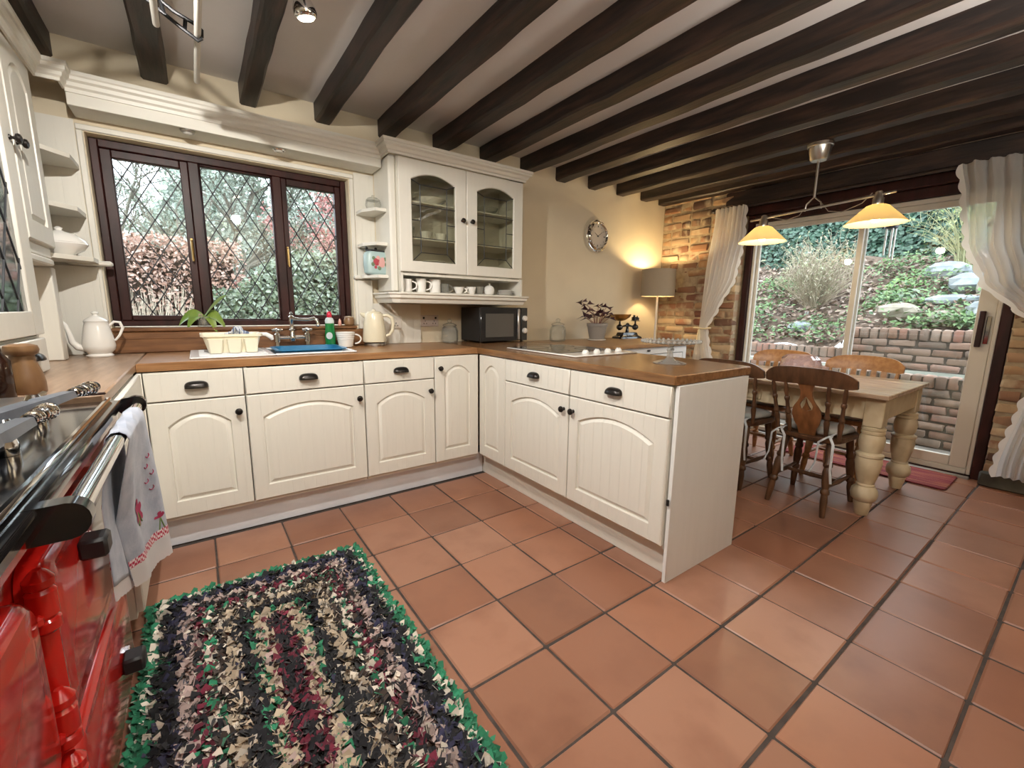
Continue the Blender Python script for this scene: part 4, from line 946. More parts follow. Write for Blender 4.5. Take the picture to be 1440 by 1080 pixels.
# crockery in and under the wall cabinet
SZ = 1.2765
mug('mug', 'straight white mug, first from the left on the open shelf', 'mug', (1.665, -.235, SZ), math.radians(-20), .088, .036, m_china, taper=1.0, group='white crockery on the open cabinet shelf')
mug('mug', 'tall flared white mug, second from the left on the open shelf', 'mug', (1.775, -.225, SZ), math.radians(-20), .096, .038, m_china, taper=.86, group='white crockery on the open cabinet shelf')
mug('mug', 'tall straight white mug, third from the left on the open shelf', 'mug', (1.885, -.220, SZ), math.radians(60), .094, .041, m_china, taper=.97, group='white crockery on the open cabinet shelf')
mug('glass_mug', 'clear glass mug with handle on the open cabinet shelf', 'mug', (1.965, -.215, SZ), math.radians(-20), .070, .032, m_clear, taper=.95)
mug('teacup', 'small white teacup in the middle of the open cabinet shelf', 'cup', (2.078, -.225, SZ), math.radians(-40), .050, .042, m_china, taper=.55, hs=.9, group='white crockery on the open cabinet shelf')
mug('teacup', 'small white cup next to the plain glass tumbler on the open shelf', 'cup', (2.185, -.225, SZ), math.radians(200), .055, .038, m_china, taper=.62, hs=.9, group='white crockery on the open cabinet shelf')
mug('tumbler', 'clear glass tumbler beside the round lidded white pot', 'glass', (2.265, -.215, SZ), 0, .062, .030, m_clear, taper=.85, handle=False)
lp = thing('lidded_pot', 'round white lidded pot on the open cabinet shelf', 'pot', (2.345, -.225, SZ)); B().lathe([(.022, 0), (.034, .006), (.042, .028), (.041, .045)], n=20).build('base', m_china, lp); B().lathe([(.041, .0455), (.034, .062), (.014, .074), (.006, .077), (.009, .084), (.003, .089)], n=20).build('lid', m_china, lp)
for k in range(4):
    r = .072 if k < 2 else .062
    o = B().lathe([(r*.55, 0), (r*.62, .003), (r, .009), (r, .011), (r*.6, .0055), (.003, .005)], n=26).build('saucer', m_china, loc=(2.505, -.215, SZ+.0105*k)); tag(o, ('lowest wide', 'second wide', 'third, smaller', 'topmost small')[k]+' white saucer of the stack at the open shelf\'s right end', 'saucer', 'stacked saucers on the open shelf')
C2 = 1.6375
mug('teacup', 'white teacup behind left glass door, handle towards the window', 'cup', (1.845, -.175, C2), math.radians(165), .062, .046, m_china, taper=.55)
mug('teacup', 'white teacup behind left glass door, beside the middle of the cabinet', 'cup', (1.965, -.170, C2), math.radians(20), .060, .045, m_china, taper=.6)
mug('tumbler', 'clear tumbler behind left glass door, at the cabinet\'s left side', 'glass', (1.725, -.175, C2), 0, .085, .034, m_clear, taper=.85, handle=False)
for k in range(7):
    r = .110 if k < 4 else .085
    o = B().lathe([(r*.55, 0), (r*.62, .004), (r, .013), (r, .016), (r*.6, .008), (.003, .007)], n=28).build('plate', m_china, loc=(1.905, -.170, 1.4035+.0135*k)); tag(o, ('lowest', 'second', 'third', 'fourth', 'fifth', 'sixth', 'topmost')[k]+(' large' if k < 4 else ' small')+' white plate of the stack behind the left glass cabinet door', 'plate', 'stacked plates in the glass cabinet')
o = B().lathe([(.035, 0), (.040, .004), (.085, .030), (.098, .052), (.095, .053), (.080, .032), (.003, .008)], n=26).build('serving_bowl', m_clear, loc=(2.345, -.170, 1.8725)); tag(o, 'wide glass bowl on the top shelf behind the right cabinet door', 'bowl')
o = B().lathe([(.05, 0), (.060, .004), (.115, .040), (.118, .046), (.112, .042), (.003, .010)], n=26).build('serving_dish', m_china, loc=(1.88, -.165, 1.8725)); tag(o, 'shallow white dish on the top shelf behind the left cabinet door', 'dish')

# wall sockets and clock
def socket(label, x, z, w, double, mat):
    t = thing('wall_socket', label, 'socket', (x, -.0225 if x < 1.86 else -.001, z)); B().box(-w/2, -.010, -.043, w/2, 0, .043, .003).build('face_plate', mat, t)
    for s in ((-1, 1) if double else (0,)):
        cx = s*w*.25
        for dx, dz in ((0, -.002), (-.011, -.020), (.011, -.020)): B().box(cx+dx-.003, -.0108, dz-.004, cx+dx+.003, -.0101, dz+.004).build('pin_slot', m_blackm, t, smooth=False)
        B().box(cx-.008+s*.012, -.0125, .014, cx+.008+s*.012, -.0101, .030, .001).build('rocker_switch', m_plate if not double else m_blackm, t)
socket('single white wall socket behind the kettle handle', 1.660, 1.062, .086, False, m_plate)
socket('double wall socket between the kettle and the glass jar', 1.938, 1.075, .150, True, M('pink_plate', (.55, .47, .43), .35))
ck = thing('wall_clock', 'round chrome wall clock with pale dial on the cream wall', 'clock', (3.728, -.001, 1.886))
B().lathe([(.155, 0), (.158, .010), (.150, .030), (.142, .034), (.138, .028), (.130, .050), (.120, .056), (.112, .050), (.108, .036)], n=40, axis='-y', cap1=False).build('case', m_chrome, ck)
B().lathe([(.112, .030), (.112, .034), (.0005, .0342)], n=40, axis='-y').build('dial', M('clock_dial', (.62, .54, .44), .5), ck)
for k in range(12):
    a = PI/2-2*PI*k/12; r0, r1 = (.082, .100) if k % 3 == 0 else (.088, .098); wv = .005 if k % 3 == 0 else .003; s = (-math.sin(a)*wv, math.cos(a)*wv); c, q = math.cos(a), math.sin(a)
    B().add([(c*r0+s[0], -.0346, q*r0+s[1]), (c*r0-s[0], -.0346, q*r0-s[1]), (c*r1-s[0], -.0346, q*r1-s[1]), (c*r1+s[0], -.0346, q*r1+s[1])], [(0, 1, 2, 3)]).build('hour_mark', m_blackm, ck, smooth=False)
for ang, L, wv, nm in ((math.radians(90-303+360), .055, .006, 'hour_hand'), (math.radians(90-55), .075, .005, 'minute_hand')):
    c, q = math.cos(ang), math.sin(ang); B().prism([(c*-.012-q*wv*.5, q*-.012+c*wv*.5), (c*-.012+q*wv*.5, q*-.012-c*wv*.5), (c*L+q*.001, q*L-c*.001), (c*L-q*.001, q*L+c*.001)], 'y', -.0375, -.0360).build(nm, m_blackm, ck, smooth=False)
B().lathe([(.006, .035), (.006, .039), (.001, .040)], n=12, axis='-y').build('hand_pin', m_blackm, ck)

# ================================================================== DINING END
# ---- sideboard along the back wall
sb = thing('sideboard', 'white sideboard with wooden top and glass-fronted doors along the cream wall', 'sideboard', (3.46, -.40, 0))
def S_(b, name, mat, **k): return b.build(name, mat, sb, world=True, **k)
S_(B().box(2.70, -.795, .858, 4.225, -.004, .890, .004), 'top', M('pale_oak_top', (.38, .225, .105), .35, var=(.27, .15, .065), scale=6, stretch=(.9, 9, 9), detail=6), angle=.5)
b = B(); b.box(2.72, -.755, .08, 4.205, -.012, .12); b.box(2.72, -.755, .12, 2.74, -.012, .857); b.box(4.185, -.755, .12, 4.205, -.012, .857); b.box(2.74, -.03, .12, 4.185, -.012, .857)
b.box(2.72, -.775, .80, 4.205, -.7555, .857); b.box(2.72, -.775, .0, 2.77, -.7555, .80); b.box(4.155, -.775, .0, 4.205, -.7555, .80); S_(b, 'carcass', m_white, smooth=False)
for k in range(4):
    x0 = 2.775+k*.345; d = B(); rect_frame(d, x0, .10, x0+.338, .792, -.775, -.757, .05, .05, .06, .045); d = S_(d, 'door', m_white)
    S_(B().box(x0+.05, -.768, .16, x0+.288, -.765, .747), 'pane', m_smoke, smooth=False)
    b = B(); b.box(x0+.15, -.790, .822, x0+.185, -.7755, .838, .004); S_(b, 'drawer_pull', m_blackm)
jar('glass storage jar on the wooden sideboard beside the potted plant', (3.13, -.16, .8905), 1.18)
pt = thing('potted_plant', 'purple-leaved plant in a grey pot and saucer on the sideboard', 'plant', (3.56, -.235, .8905))
m_pot = M('grey_pot', (.26, .24, .22), .6)
B().lathe([(.075, 0), (.085, .004), (.088, .012), (.070, .010), (.003, .009)], n=26).build('saucer', m_china, pt)
B().lathe([(.066, .0125), (.070, .016), (.092, .13), (.098, .131), (.100, .160), (.094, .160), (.088, .138), (.003, .135)], n=26).build('pot', m_pot, pt, angle=.5)
m_purp = M('purple_leaf', (.060, .012, .030), .5, var=(.030, .006, .018), scale=20)
for k in range(17):
    a = 2*PI*k/17+random.uniform(-.2, .2); rr = random.uniform(.05, .17); hh = random.uniform(.20, .34); d = Vector((math.cos(a), math.sin(a)*.75, 0)); tip = d*rr+Vector((0, 0, hh))
    if k == 3: tip = Vector((-.20, .02, .355))
    if k in (10, 11): tip = Vector((-.17-.02*(k-10), -.05, .28))
    if abs(tip.y) > .18: tip.y *= .6
    st = B().tube([d*.03+Vector((0, 0, .135)), d*.05+Vector((0, 0, tip.z*.75)), tip], .0022, 5).build('stem', M('plant_stem', (.22, .08, .06), .6), pt)
    for q in range(3):
        b = B(); aa = a+2.1*q+.3; f = Vector((math.cos(aa), math.sin(aa)*.6-.2, -.15+.25*q)).normalized(); s = Vector((-f.y, f.x, .45)).normalized(); L = random.uniform(.055, .075)
        b.add([tip, tip+f*L*.9+s*L*.62, tip+f*L*.75, tip+f*L*.9-s*L*.62], [(0, 1, 2), (0, 2, 3)]); b.build('leaf', m_purp, st, smooth=False)
sc = thing('kitchen_scales', 'black cast-iron kitchen scales with brass pan on the sideboard', 'scales', (4.085, -.165, .8905), math.radians(-8)); 
b = B(); b.ring([rrect(0, 0, .155, .075, .03, 0), rrect(0, 0, .150, .07, .03, .018), rrect(0, 0, .115, .05, .02, .032), rrect(0, 0, .105, .045, .02, .060), rrect(0, 0, .09, .035, .015, .064)]); b.build('base', m_black, sc, angle=.5)
b = B(); b.tube([(-.11, 0, .115), (-.05, 0, .125), (0, 0, .135), (.05, 0, .125), (.11, 0, .115)], [.012, .010, .014, .010, .012], 8); b.lathe([(.022, .062), (.014, .09), (.012, .14), (.020, .15), (.003, .16)], n=12); b.build('beam', m_black, sc)
for x in (-.105, .105): B().lathe([(.012, .085), (.030, .10), (.034, .115), (.030, .130), (.010, .145), (.008, .175)], (x, 0, 0), 14).build('balance_arm', m_black, sc)
B().lathe([(.045, .1755), (.05, .178), (.048, .182), (.003, .183)], (.105, 0, 0), 18).build('weight_plate', m_black, sc)
B().lathe([(.020, .176), (.06, .190), (.095, .215), (.112, .245), (.109, .245), (.09, .218), (.055, .195), (.003, .186)], (-.105, 0, 0), 26).build('brass_pan', m_gold, sc)
for k, (r, h, dx) in enumerate(((.026, .05, .085), (.020, .042, .128))):
    o = B().lathe([(r, 0), (r, h*.7), (r*.5, h*.78), (r*.35, h*.9), (r*.55, h), (r*.2, h*1.12)], n=14).build('scale_weight', m_black, loc=(4.085+dx*.99, -.165-dx*.14, .8905+.1835)); tag(o, ('larger' if k == 0 else 'smaller')+' black iron weight standing on the scales\' plate', 'weight')
# ---- drum-shade floor lamp in the corner
fl = thing('floor_lamp', 'slim floor lamp with taupe drum shade glowing in the brick corner', 'lamp', (4.455, -.235, 0))
B().lathe([(.13, .0), (.13, .012), (.02, .022)], n=28).build('base', m_steel, fl); B().tube([(0, 0, .02), (0, 0, 1.42)], .011, 10).build('pole', m_plate, fl)
m_shade = M('taupe_linen', (.30, .25, .19), .85, bump=.15, bscale=150)
b = B(); R0 = .172
b.lathe([(R0, 1.325), (R0, 1.60), (R0-.003, 1.60), (R0-.003, 1.325), (R0, 1.325)], n=40, cap0=False, cap1=False); b.build('lamp_shade', m_shade, fl)
b = B(); [b.tube([(0, 0, 1.42), (math.cos(a)*(R0-.003), math.sin(a)*(R0-.003), 1.42)], .002, 5) for a in (0, 2.1, 4.2)]; b.build('shade_spider', m_steel, fl)
m_bulb = M('bulb_glow', (1, .9, .7), .5, emit=(1.0, .72, .36), estr=14)
B().ball((0, 0, 1.465), .028).build('bulb', m_bulb, fl)
point('floor_lamp_light', (4.455, -.235, 1.47), 22, (1.0, 0.74, 0.38), .03).location = (4.455, -.235, 1.515)

# ---- cake stand on the peninsula
cs = thing('cake_stand', 'clear glass pedestal cake stand with beaded rim on the peninsula', 'cake stand', (2.372, -1.842, .9105))
B().lathe([(.078, 0), (.080, .003), (.060, .010), (.028, .018), (.016, .030), (.013, .055), (.018, .066), (.012, .076), (.018, .092), (.045, .098)], n=28).build('pedestal', m_press, cs)
B().lathe([(.045, .0985), (.120, .0995), (.134, .106), (.131, .109), (.118, .103), (.003, .102)], n=36).build('plate', m_press, cs)
for k in range(36):
    a = 2*PI*k/36; B().ball((.137*math.cos(a), .137*math.sin(a), .110), .0085, n=8, m=5).build('rim_bead', m_press, cs)

# ---- farmhouse table
TX0, TX1, TY0, TY1, TZ = 3.465, 4.335, -2.462, -1.10, .7265
tb = thing('dining_table', 'farmhouse dining table with cream turned legs and planked wooden top', 'table', ((TX0+TX1)/2, (TY0+TY1)/2, 0))
n = 5
for k in range(n):
    x0 = TX0+(TX1-TX0)*k/n; x1 = TX0+(TX1-TX0)*(k+1)/n; pz = random.uniform(-.0006, .0006)
    b = B(); b.box(x0+.0006, TY0, TZ-.026+pz, x1-.0006, TY1, TZ+pz, .004); b.build('plank', m_tabletop, tb, world=True, angle=.5)
b = B(); e = .055; ey = .028; az0, az1 = TZ-.026-.130, TZ-.0275
for (x0, y0, x1, y1) in ((TX0+e, TY0+ey+.05, TX0+e+.022, TY1-ey-.05), (TX1-e-.022, TY0+ey+.05, TX1-e, TY1-ey-.05), (TX0+e+.05, TY0+ey, TX1-e-.05, TY0+ey+.022), (TX0+e+.05, TY1-ey-.022, TX1-e-.05, TY1-ey)):
    B().box(x0, y0, az0, x1, y1, az1, .002).build('apron', m_tablep, tb, world=True)
for yy in (-1.55, ):
    d = B().box(TX0+e-.012, yy-.24, az0+.020, TX0+e-.0005, yy+.24, az1-.015, .003).build('drawer', m_tablep, tb, world=True)
    for y2 in (-.14, .14): B().lathe([(.010, 0), (.010, .006), (.022, .014), (.024, .022), (.016, .030), (.003, .032)], (TX0+e-.0125, yy+y2, (az0+az1)/2), 16, '-x').build('drawer_knob', m_tablep, d, world=True)
LEG = [(.030, 0), (.034, .01), (.040, .05), (.046, .075), (.044, .085), (.060, .10), (.066, .125), (.062, .155), (.044, .178), (.046, .186), (.040, .195), (.046, .215), (.058, .27), (.064, .32), (.060, .352), (.066, .358), (.066, .372), (.048, .382), (.056, .405), (.062, .44), (.058, .475), (.050, .488), (.056, .492), (.056, .505), (.050, .510), (.056, .514), (.056, .526), (.048, .532)]
for x in (TX0+e+.038, TX1-e-.038):
    for y in (TY0+ey+.038, TY1-ey-.038):
        b = B(); b.lathe(LEG, (x, y, 0), 24); b.box(x-.046, y-.046, .5325, x+.046, y+.046, TZ-.027, .004); b.build('leg', m_tablep, tb, world=True, angle=.7)
pb = thing('glass_bowl', 'round pale pink crackled glass bowl on the dining table', 'bowl', (3.88, -1.865, TZ+.0008))
b = B(); nn = 26; loops = []
for r, h in [(.060, 0), (.085, .010), (.118, .05), (.127, .085), (.115, .125), (.088, .150), (.084, .150), (.110, .122), (.120, .085), (.110, .05), (.08, .018), (.01, .012)]:
    loops.append([((r+random.uniform(-.004, .004))*math.cos(2*PI*q/nn), (r+random.uniform(-.004, .004))*math.sin(2*PI*q/nn), h+random.uniform(-.002, .002) if 0 < h < .15 else h) for q in range(nn)])
b.ring(loops); b.build('bowl', m_pink, pb, smooth=False)

# ---- chairs
def turned(b, p0, p1, prof, n=12):
    p0, p1 = Vector(p0), Vector(p1); pts = [p0+(p1-p0)*f for f, _ in prof]; b.tube(pts, [r for _, r in prof], n); return b
LEGP = [(0, .013), (.02, .015), (.22, .020), (.30, .017), (.32, .024), (.36, .024), (.38, .017), (.46, .022), (.60, .024), (.66, .018), (.68, .024), (.71, .024), (.74, .018), (.9, .021), (1, .019)]
SPIN = [(0, .012), (.1, .011), (.30, .016), (.36, .011), (.38, .016), (.42, .016), (.44, .011), (.62, .010), (.66, .015), (.70, .015), (.72, .010), (.85, .013), (1, .009)]
def chair(name, label, loc, rz, style, mat):
    t = thing(name, label, 'chair', loc, rz)
    b = B(); pts = []
    for i in range(24):
        a = 2*PI*i/24; c, s = math.cos(a), math.sin(a); x = .187*math.copysign(abs(c)**.55, c)*(1.0 if s > 0 else .94); y = .195*math.copysign(abs(s)**.55, s); pts.append((x, y))
    b.ring([[(x*.96, y*.96, .425) for x, y in pts], [(x, y, .432) for x, y in pts], [(x, y, .450) for x, y in pts], [(x*.97, y*.97, .456) for x, y in pts], [(x*.6, y*.6, .449) for x, y in pts]])
    b.build('seat', mat, t, angle=.6)
    LG = []
    for sx in (-1, 1):
        for (yt, yb, xt, xb) in ((.13, .185, .130, .165), (-.13, -.225, .115, .150)):
            p0, p1 = Vector((sx*xb, yb, .0)), Vector((sx*xt, yt, .427)); LG.append((p0, p1)); turned(B(), p0, p1, LEGP).build('leg', mat, t)
    at = lambda q, z: q[0]+(q[1]-q[0])*(z/.427)
    for (a, c) in ((0, 1), (2, 3)):
        turned(B(), at(LG[a], .17), at(LG[c], .17), [(0, .009), (.3, .011), (.5, .015), (.7, .011), (1, .009)]).build('stretcher', mat, t)
    turned(B(), (at(LG[0], .17)+at(LG[1], .17))/2, (at(LG[2], .17)+at(LG[3], .17))/2, [(0, .009), (.5, .015), (1, .009)]).build('stretcher', mat, t)
    rake = lambda z: -.165-(z-.45)*.27
    curve = lambda x: -.045*(1-(x/.235)**2)
    def crest(u, v, side):
        x = -.232+.464*u; top = .852+.012*math.sin(PI*u)-.045*abs(2*u-1)**6; bot = .752+.012*math.sin(PI*u)+.012*abs(2*u-1)**8
        z = bot+(top-bot)*v; return (x, rake(z)+curve(x)+.030+side*.011*(1-.35*abs(2*v-1)**2), z)
    b = B(); N = 22; loops = []
    for i in range(N+1):
        u = i/N; l = [crest(u, v, -1) for v in (0, .15, .5, .85, 1)]+[crest(u, v, 1) for v in (1, .85, .5, .15, 0)]; loops.append(l)
    b.ring(loops); b.build('crest_rail', mat, t, angle=.8)
    yat = lambda x, z: rake(z)+curve(x)*min(1, max(0, (z-.45)/.35))+.030*min(1, max(0, (z-.45)/.35))
    if style == 'fiddle':
        for x in (-.185, -.110, .110, .185): turned(B(), (x*.86, yat(0, .452)+.012, .452), (x, yat(x, .765), .765), SPIN).build('spindle', mat, t)
        b = B(); rows = [(.452, .042, 0, 0), (.50, .050, 0, 0), (.53, .066, 0, 0), (.57, .076, 0, 0), (.60, .074, 0, 0), (.615, .070, .022, .030), (.635, .060, .010, .034), (.655, .046, .003, .026), (.675, .036, .0, .012), (.69, .031, 0, 0), (.72, .029, 0, 0), (.75, .036, 0, 0), (.77, .046, 0, 0)]
        for i in range(len(rows)-1):
            r0, r1 = rows[i], rows[i+1]
            for s in (-1, 1):
                for (a0, c0, a1, c1) in ((0, r0[2], 0, r1[2]), (r0[3], r0[1], r1[3], r1[1])):
                    if c0-a0 < 1e-4 and c1-a1 < 1e-4: continue
                    v = []
                    for z, aa, cc in ((r0[0], a0, c0), (r1[0], a1, c1)):
                        y = yat(0, z)+.006
                        v += [(s*aa, y-.006, z), (s*cc, y-.006, z), (s*cc, y+.006, z), (s*aa, y+.006, z)]
                    b.add(v, [(0, 1, 5, 4), (1, 2, 6, 5), (2, 3, 7, 6), (3, 0, 4, 7), (0, 3, 2, 1), (4, 5, 6, 7)])
        b.build('splat', M('splat_wood', (.25, .105, .040), .34, var=(.15, .06, .022), scale=6, stretch=(6, 6, 1)), t, smooth=False)
    else:
        for x in (-.200, .200): turned(B(), (x*.86, yat(0, .452)+.012, .452), (x, yat(x, .765), .765), SPIN).build('back_post', mat, t)
        for x in (-.12, -.06, 0, .06, .12):
            b = B(); loops = []
            for i in range(7):
                z = .452+(.765-.452)*i/6; y = yat(x, z); w = .015+.004*math.sin(PI*i/6); loops.append([(x-w, y-.005, z), (x+w, y-.005, z), (x+w, y+.005, z), (x-w, y+.005, z)])
            b.ring(loops); b.build('slat', mat, t, smooth=False)
    return t
m_cush = M('sage_cushion', (.42, .46, .43), .9, var=(.50, .47, .45), scale=20, bump=.2, bscale=60); m_tie = M('white_tie', (.62, .66, .70), .8)
def cushion(label, loc, rz, tx=.127):
    t = thing('seat_cushion', label, 'cushion', loc, rz); pts = []
    for i in range(28):
        a = 2*PI*i/28; c, s = math.cos(a), math.sin(a); pts.append((.168*math.copysign(abs(c)**.7, c)*(1 if s > 0 else .9), .148*math.copysign(abs(s)**.7, s)+.028))
    b = B(); b.ring([[(x*.94, y*.94, .4575) for x, y in pts], [(x, y, .468) for x, y in pts], [(x, y, .482) for x, y in pts], [(x*.93, y*.93, .492) for x, y in pts], [(x*.6, y*.6, .496) for x, y in pts], [(x*.2, y*.2, .494) for x, y in pts]]); b.build('pad', m_cush, t, angle=.9)
    for sx in (-1, 1):
        for k, (dx, L) in enumerate(((-.035, .20), (.03, .24))):
            x0 = sx*.125; B().tube([(sx*(tx-.005), -.085, .474), (sx*tx, -.16, .476), (sx*tx+dx*.3, -.214, .470), (x0+dx*1.1, -.232, .44), (x0+dx*1.2, -.236, .46-L*.7), (x0+dx*1.7, -.250, .46-L)], [.006, .007, .007, .007, .006, .006], 6, squash=.4).build('tie', m_tie, t)
    return t
CH = [('dining_chair', 'dark fiddle-back chair at the table, nearest the camera', (3.525, -2.135, 0), -PI/2, 'fiddle', m_oldpine), ('dining_chair', 'dark fiddle-back chair half hidden behind the peninsula end', (3.525, -1.660, 0), -PI/2, 'fiddle', m_oldpine),
      ('dining_chair', 'honey pine slat-back chair across the table, nearer the door handle', (4.160, -2.085, 0), PI/2, 'slat', m_pine), ('dining_chair', 'honey pine slat-back chair across the table behind the pink bowl', (4.160, -1.545, 0), PI/2, 'slat', m_pine)]
for c in CH: chair(*c)
cushion('pale sage cushion tied to the nearest dark chair', CH[0][2], -PI/2); cushion('pale sage cushion on the dark chair behind the peninsula', CH[1][2], -PI/2)
cushion('pale sage cushion on the slat-back chair nearer the door handle', CH[2][2], PI/2, .1475); cushion('pale sage cushion on the slat-back chair behind the pink bowl', CH[3][2], PI/2, .1475)

# ---- pendant light over the table
pd = thing('pendant_light', 'steel bar pendant light with two yellow glass shades over the table', 'light', (4.055, -1.76, 2.311))
PZ = lambda z: z-2.311
B().lathe([(.078, 0), (.078, -.018), (.070, -.022), (.055, -.098), (.045, -.108), (.012, -.110)], n=28).build('ceiling_rose', m_steel, pd)
B().tube([(0, 0, -.108), (0, 0, PZ(1.965))], .009, 10).build('stem', m_steel, pd)
bz = lambda y: PZ(1.892)+(-y)*.052
B().tube([(0, .425, bz(.425)), (0, -.45, bz(-.45))], .008, 10).build('bar', m_steel, pd)
for s in (-1, 1):
    B().tube([(0, 0, PZ(1.968)), (.0, s*.045, PZ(1.925)), (0, s*.05, bz(s*.05)-.01)], .005, 8).build('hanger', m_steel, pd)
    B().tube([(0, 0, PZ(1.97)), (.01, s*.05, PZ(1.915)), (.015, s*.09, PZ(1.86)), (.01, s*.17, PZ(1.84)), (0, s*.28, PZ(1.875)), (0, s*.33, bz(s*.33)+.02)], .0028, 6).build('flex', M('grey_flex', (.35, .31, .26), .4), pd)
m_yel = bpy.data.materials.new('yellow_glass_shade'); m_yel.use_nodes = True
_N = m_yel.node_tree.nodes; _L = m_yel.node_tree.links; _N.remove(_N['Principled BSDF'])
_d = _N.new('ShaderNodeBsdfDiffuse'); _d.inputs[0].default_value = (.88, .76, .50, 1); _t = _N.new('ShaderNodeBsdfTranslucent'); _t.inputs[0].default_value = (.97, .86, .60, 1); _g = _N.new('ShaderNodeBsdfGlossy'); _g.inputs['Roughness'].default_value = .1
_m1 = _N.new('ShaderNodeMixShader'); _m1.inputs[0].default_value = .6; _m2 = _N.new('ShaderNodeMixShader'); _m2.inputs[0].default_value = .05
_L.new(_d.outputs[0], _m1.inputs[1]); _L.new(_t.outputs[0], _m1.inputs[2]); _L.new(_m1.outputs[0], _m2.inputs[1]); _L.new(_g.outputs[0], _m2.inputs[2]); _L.new(_m2.outputs[0], _N['Material Output'].inputs[0])
for (y, z) in ((.325, PZ(1.700)), (-.365, PZ(1.735))):
    zt = bz(y)
    lf_ = B().lathe([(.014, zt+.022), (.020, zt+.016), (.022, zt-.010), (.030, zt-.020), (.030, zt-.055), (.024, z+.115)], (0, y, 0), 18).build('lamp_holder', m_steel, pd)
    B().lathe([(.165, z), (.160, z+.006), (.060, z+.108), (.045, z+.114), (.043, z+.110), (.058, z+.104), (.157, z+.003), (.165, z)], (0, y, 0), 40, cap0=False, cap1=False).build('glass_shade', m_yel, pd)
    B().lathe([(.004, z+.008), (.018, z+.012), (.026, z+.030), (.022, z+.055), (.014, z+.080), (.013, z+.11)], (0, y, 0), 16).build('bulb', m_bulb, pd)
    point('pendant_lamp', (4.055, -1.76+y, 2.311+z-.012), 9, WARM2, .03)

# ---- curtain pole and net curtains
cpole = thing('curtain_pole', 'dark iron curtain pole above the sliding door', 'curtain pole', (4.735, -1.82, 2.150)); m_pole = M('pole_wood', (.018, .010, .008), .4)
B().tube([(0, 1.16, 0), (0, -1.60, 0)], .014, 12).build('pole', m_pole, cpole); B().lathe([(.014, 0), (.022, .01), (.026, .03), (.018, .05), (.006, .062)], (0, 1.158, 0), 14, 'y').build('finial', m_pole, cpole)
for y in (.98, -.05, -1.2): B().tube([(.075, y, -.0), (.0, y, -.0)], .008, 8).build('bracket', m_pole, cpole)
for k in range(18):
    y = (-.66-.036*k if k < 9 else -2.40-.055*(k-9))+1.82; b = B(); b.tube([(.021*math.cos(a), y+.004*math.sin(a*1), .021*math.sin(a)-.004) for a in [2*PI*i/14 for i in range(15)]], .0035, 6, cap=False); b.build('ring', m_pole, cpole)
m_net = cloth_mat('net_voile', (.92, .91, .89), .66, .55); m_netedge = cloth_mat('net_lace_edge', (.90, .88, .85), .95, .35)
def lerp(pts, v):
    for (a, p), (c, q) in zip(pts, pts[1:]):
        if v <= c: f = (v-a)/(c-a); f = f*f*(3-2*f)*.5+f*.5; return p+(q-p)*f
    return pts[-1][1]
def curtain(label, L, R, ztop, zbot, folds, edge, xo=4.712):
    def f(u, v):
        z = ztop+(zbot-ztop)*v; y0, y1 = lerp(L, v), lerp(R, v); w = abs(y1-y0); amp = min(.030, .008+w*.05)
        frill = .012*math.sin(u*folds*2*PI*2.3)*max(0, 1-v*30)
        return (xo-.030+amp*math.sin(u*folds*2*PI+1.5*math.sin(v*5))+.3*amp*math.sin(u*folds*5+v*9)+frill, y0+(y1-y0)*u, z)
    c = B().grid(f, 90, 50).build('net_curtain', m_net); tag(c, label, 'curtain')
    def g(u, v):
        uu = edge; p = Vector(f(uu, v)); sgn = 1 if edge > .5 else -1; q = Vector(f(uu-.01*sgn, v)); d = 1 if p.y > q.y else -1
        sc_ = .018+.017*abs(math.sin(v*PI*22)); return (p.x-.002, p.y+d*sc_*u, p.z-.008*u)
    B().grid(g, 3, 160).build('lace_edge', m_netedge, c)
    return c
lc = curtain('white net curtain tied back at the brick corner side of the door', [(0, -.675), (.30, -.62), (.55, -.600), (.56, -.600), (.70, -.56), (1, -.50)], [(0, -.955), (.15, -.955), (.32, -.90), (.46, -.76), (.555, -.665), (.60, -.69), (.72, -.76), (1, -.80)], 2.150, .10, 7, 1.0)
rc = curtain('white net curtain gathered at the door handle side of the sliding door', [(0, -2.38), (.10, -2.42), (.25, -2.47), (.38, -2.58), (.46, -2.74), (.545, -2.98), (.60, -2.96), (.75, -2.86), (.96, -2.80), (1, -2.80)], [(0, -3.10), (.3, -3.15), (.545, -3.08), (.6, -3.10), (1, -3.16)], 2.150, .12, 9, 0.0, 4.692)
for (y, z, lb) in ((-.632, 1.005, 'cream tasselled tie-back round the net curtain at the brick corner side'), (-3.03, 1.02, 'cream tasselled tie-back round the net curtain at the door handle side')):
    tt = thing('tie_back', lb, 'tie-back', (4.684 if y > -2 else 4.662, y, z)); m_cord = M('cream_cord', (.62, .52, .34), .8)
    B().tube([(.062*math.cos(a), (.085 if y > -2 else .125)*math.sin(a), .004*math.sin(3*a)) for a in [2*PI*i/20 for i in range(21)]], .008, 8, cap=False).build('cord', m_cord, tt)
    B().lathe([(.004, 0), (.013, -.012), (.012, -.03), (.016, -.04), (.022, -.15), (.012, -.152)], (-.068, -.01, -.010), 14).build('tassel', m_cord, tt)
# ---- red door mat
m_mat = M('red_mat', (.17, .014, .022), .95, var=(.36, .13, .05), scale=2.2, stretch=(16, 1.1, 1), bump=.5, bscale=160, contrast=(.46, .72))
b = B(); b.ring([rrect(4.645, -2.105, .205, .50, .03, .0008), rrect(4.645, -2.105, .21, .505, .03, .006), rrect(4.645, -2.105, .205, .50, .03, .012)]); o = b.build('door_mat', m_mat, angle=.5); tag(o, 'red striped door mat on the tiles before the sliding door', 'mat')

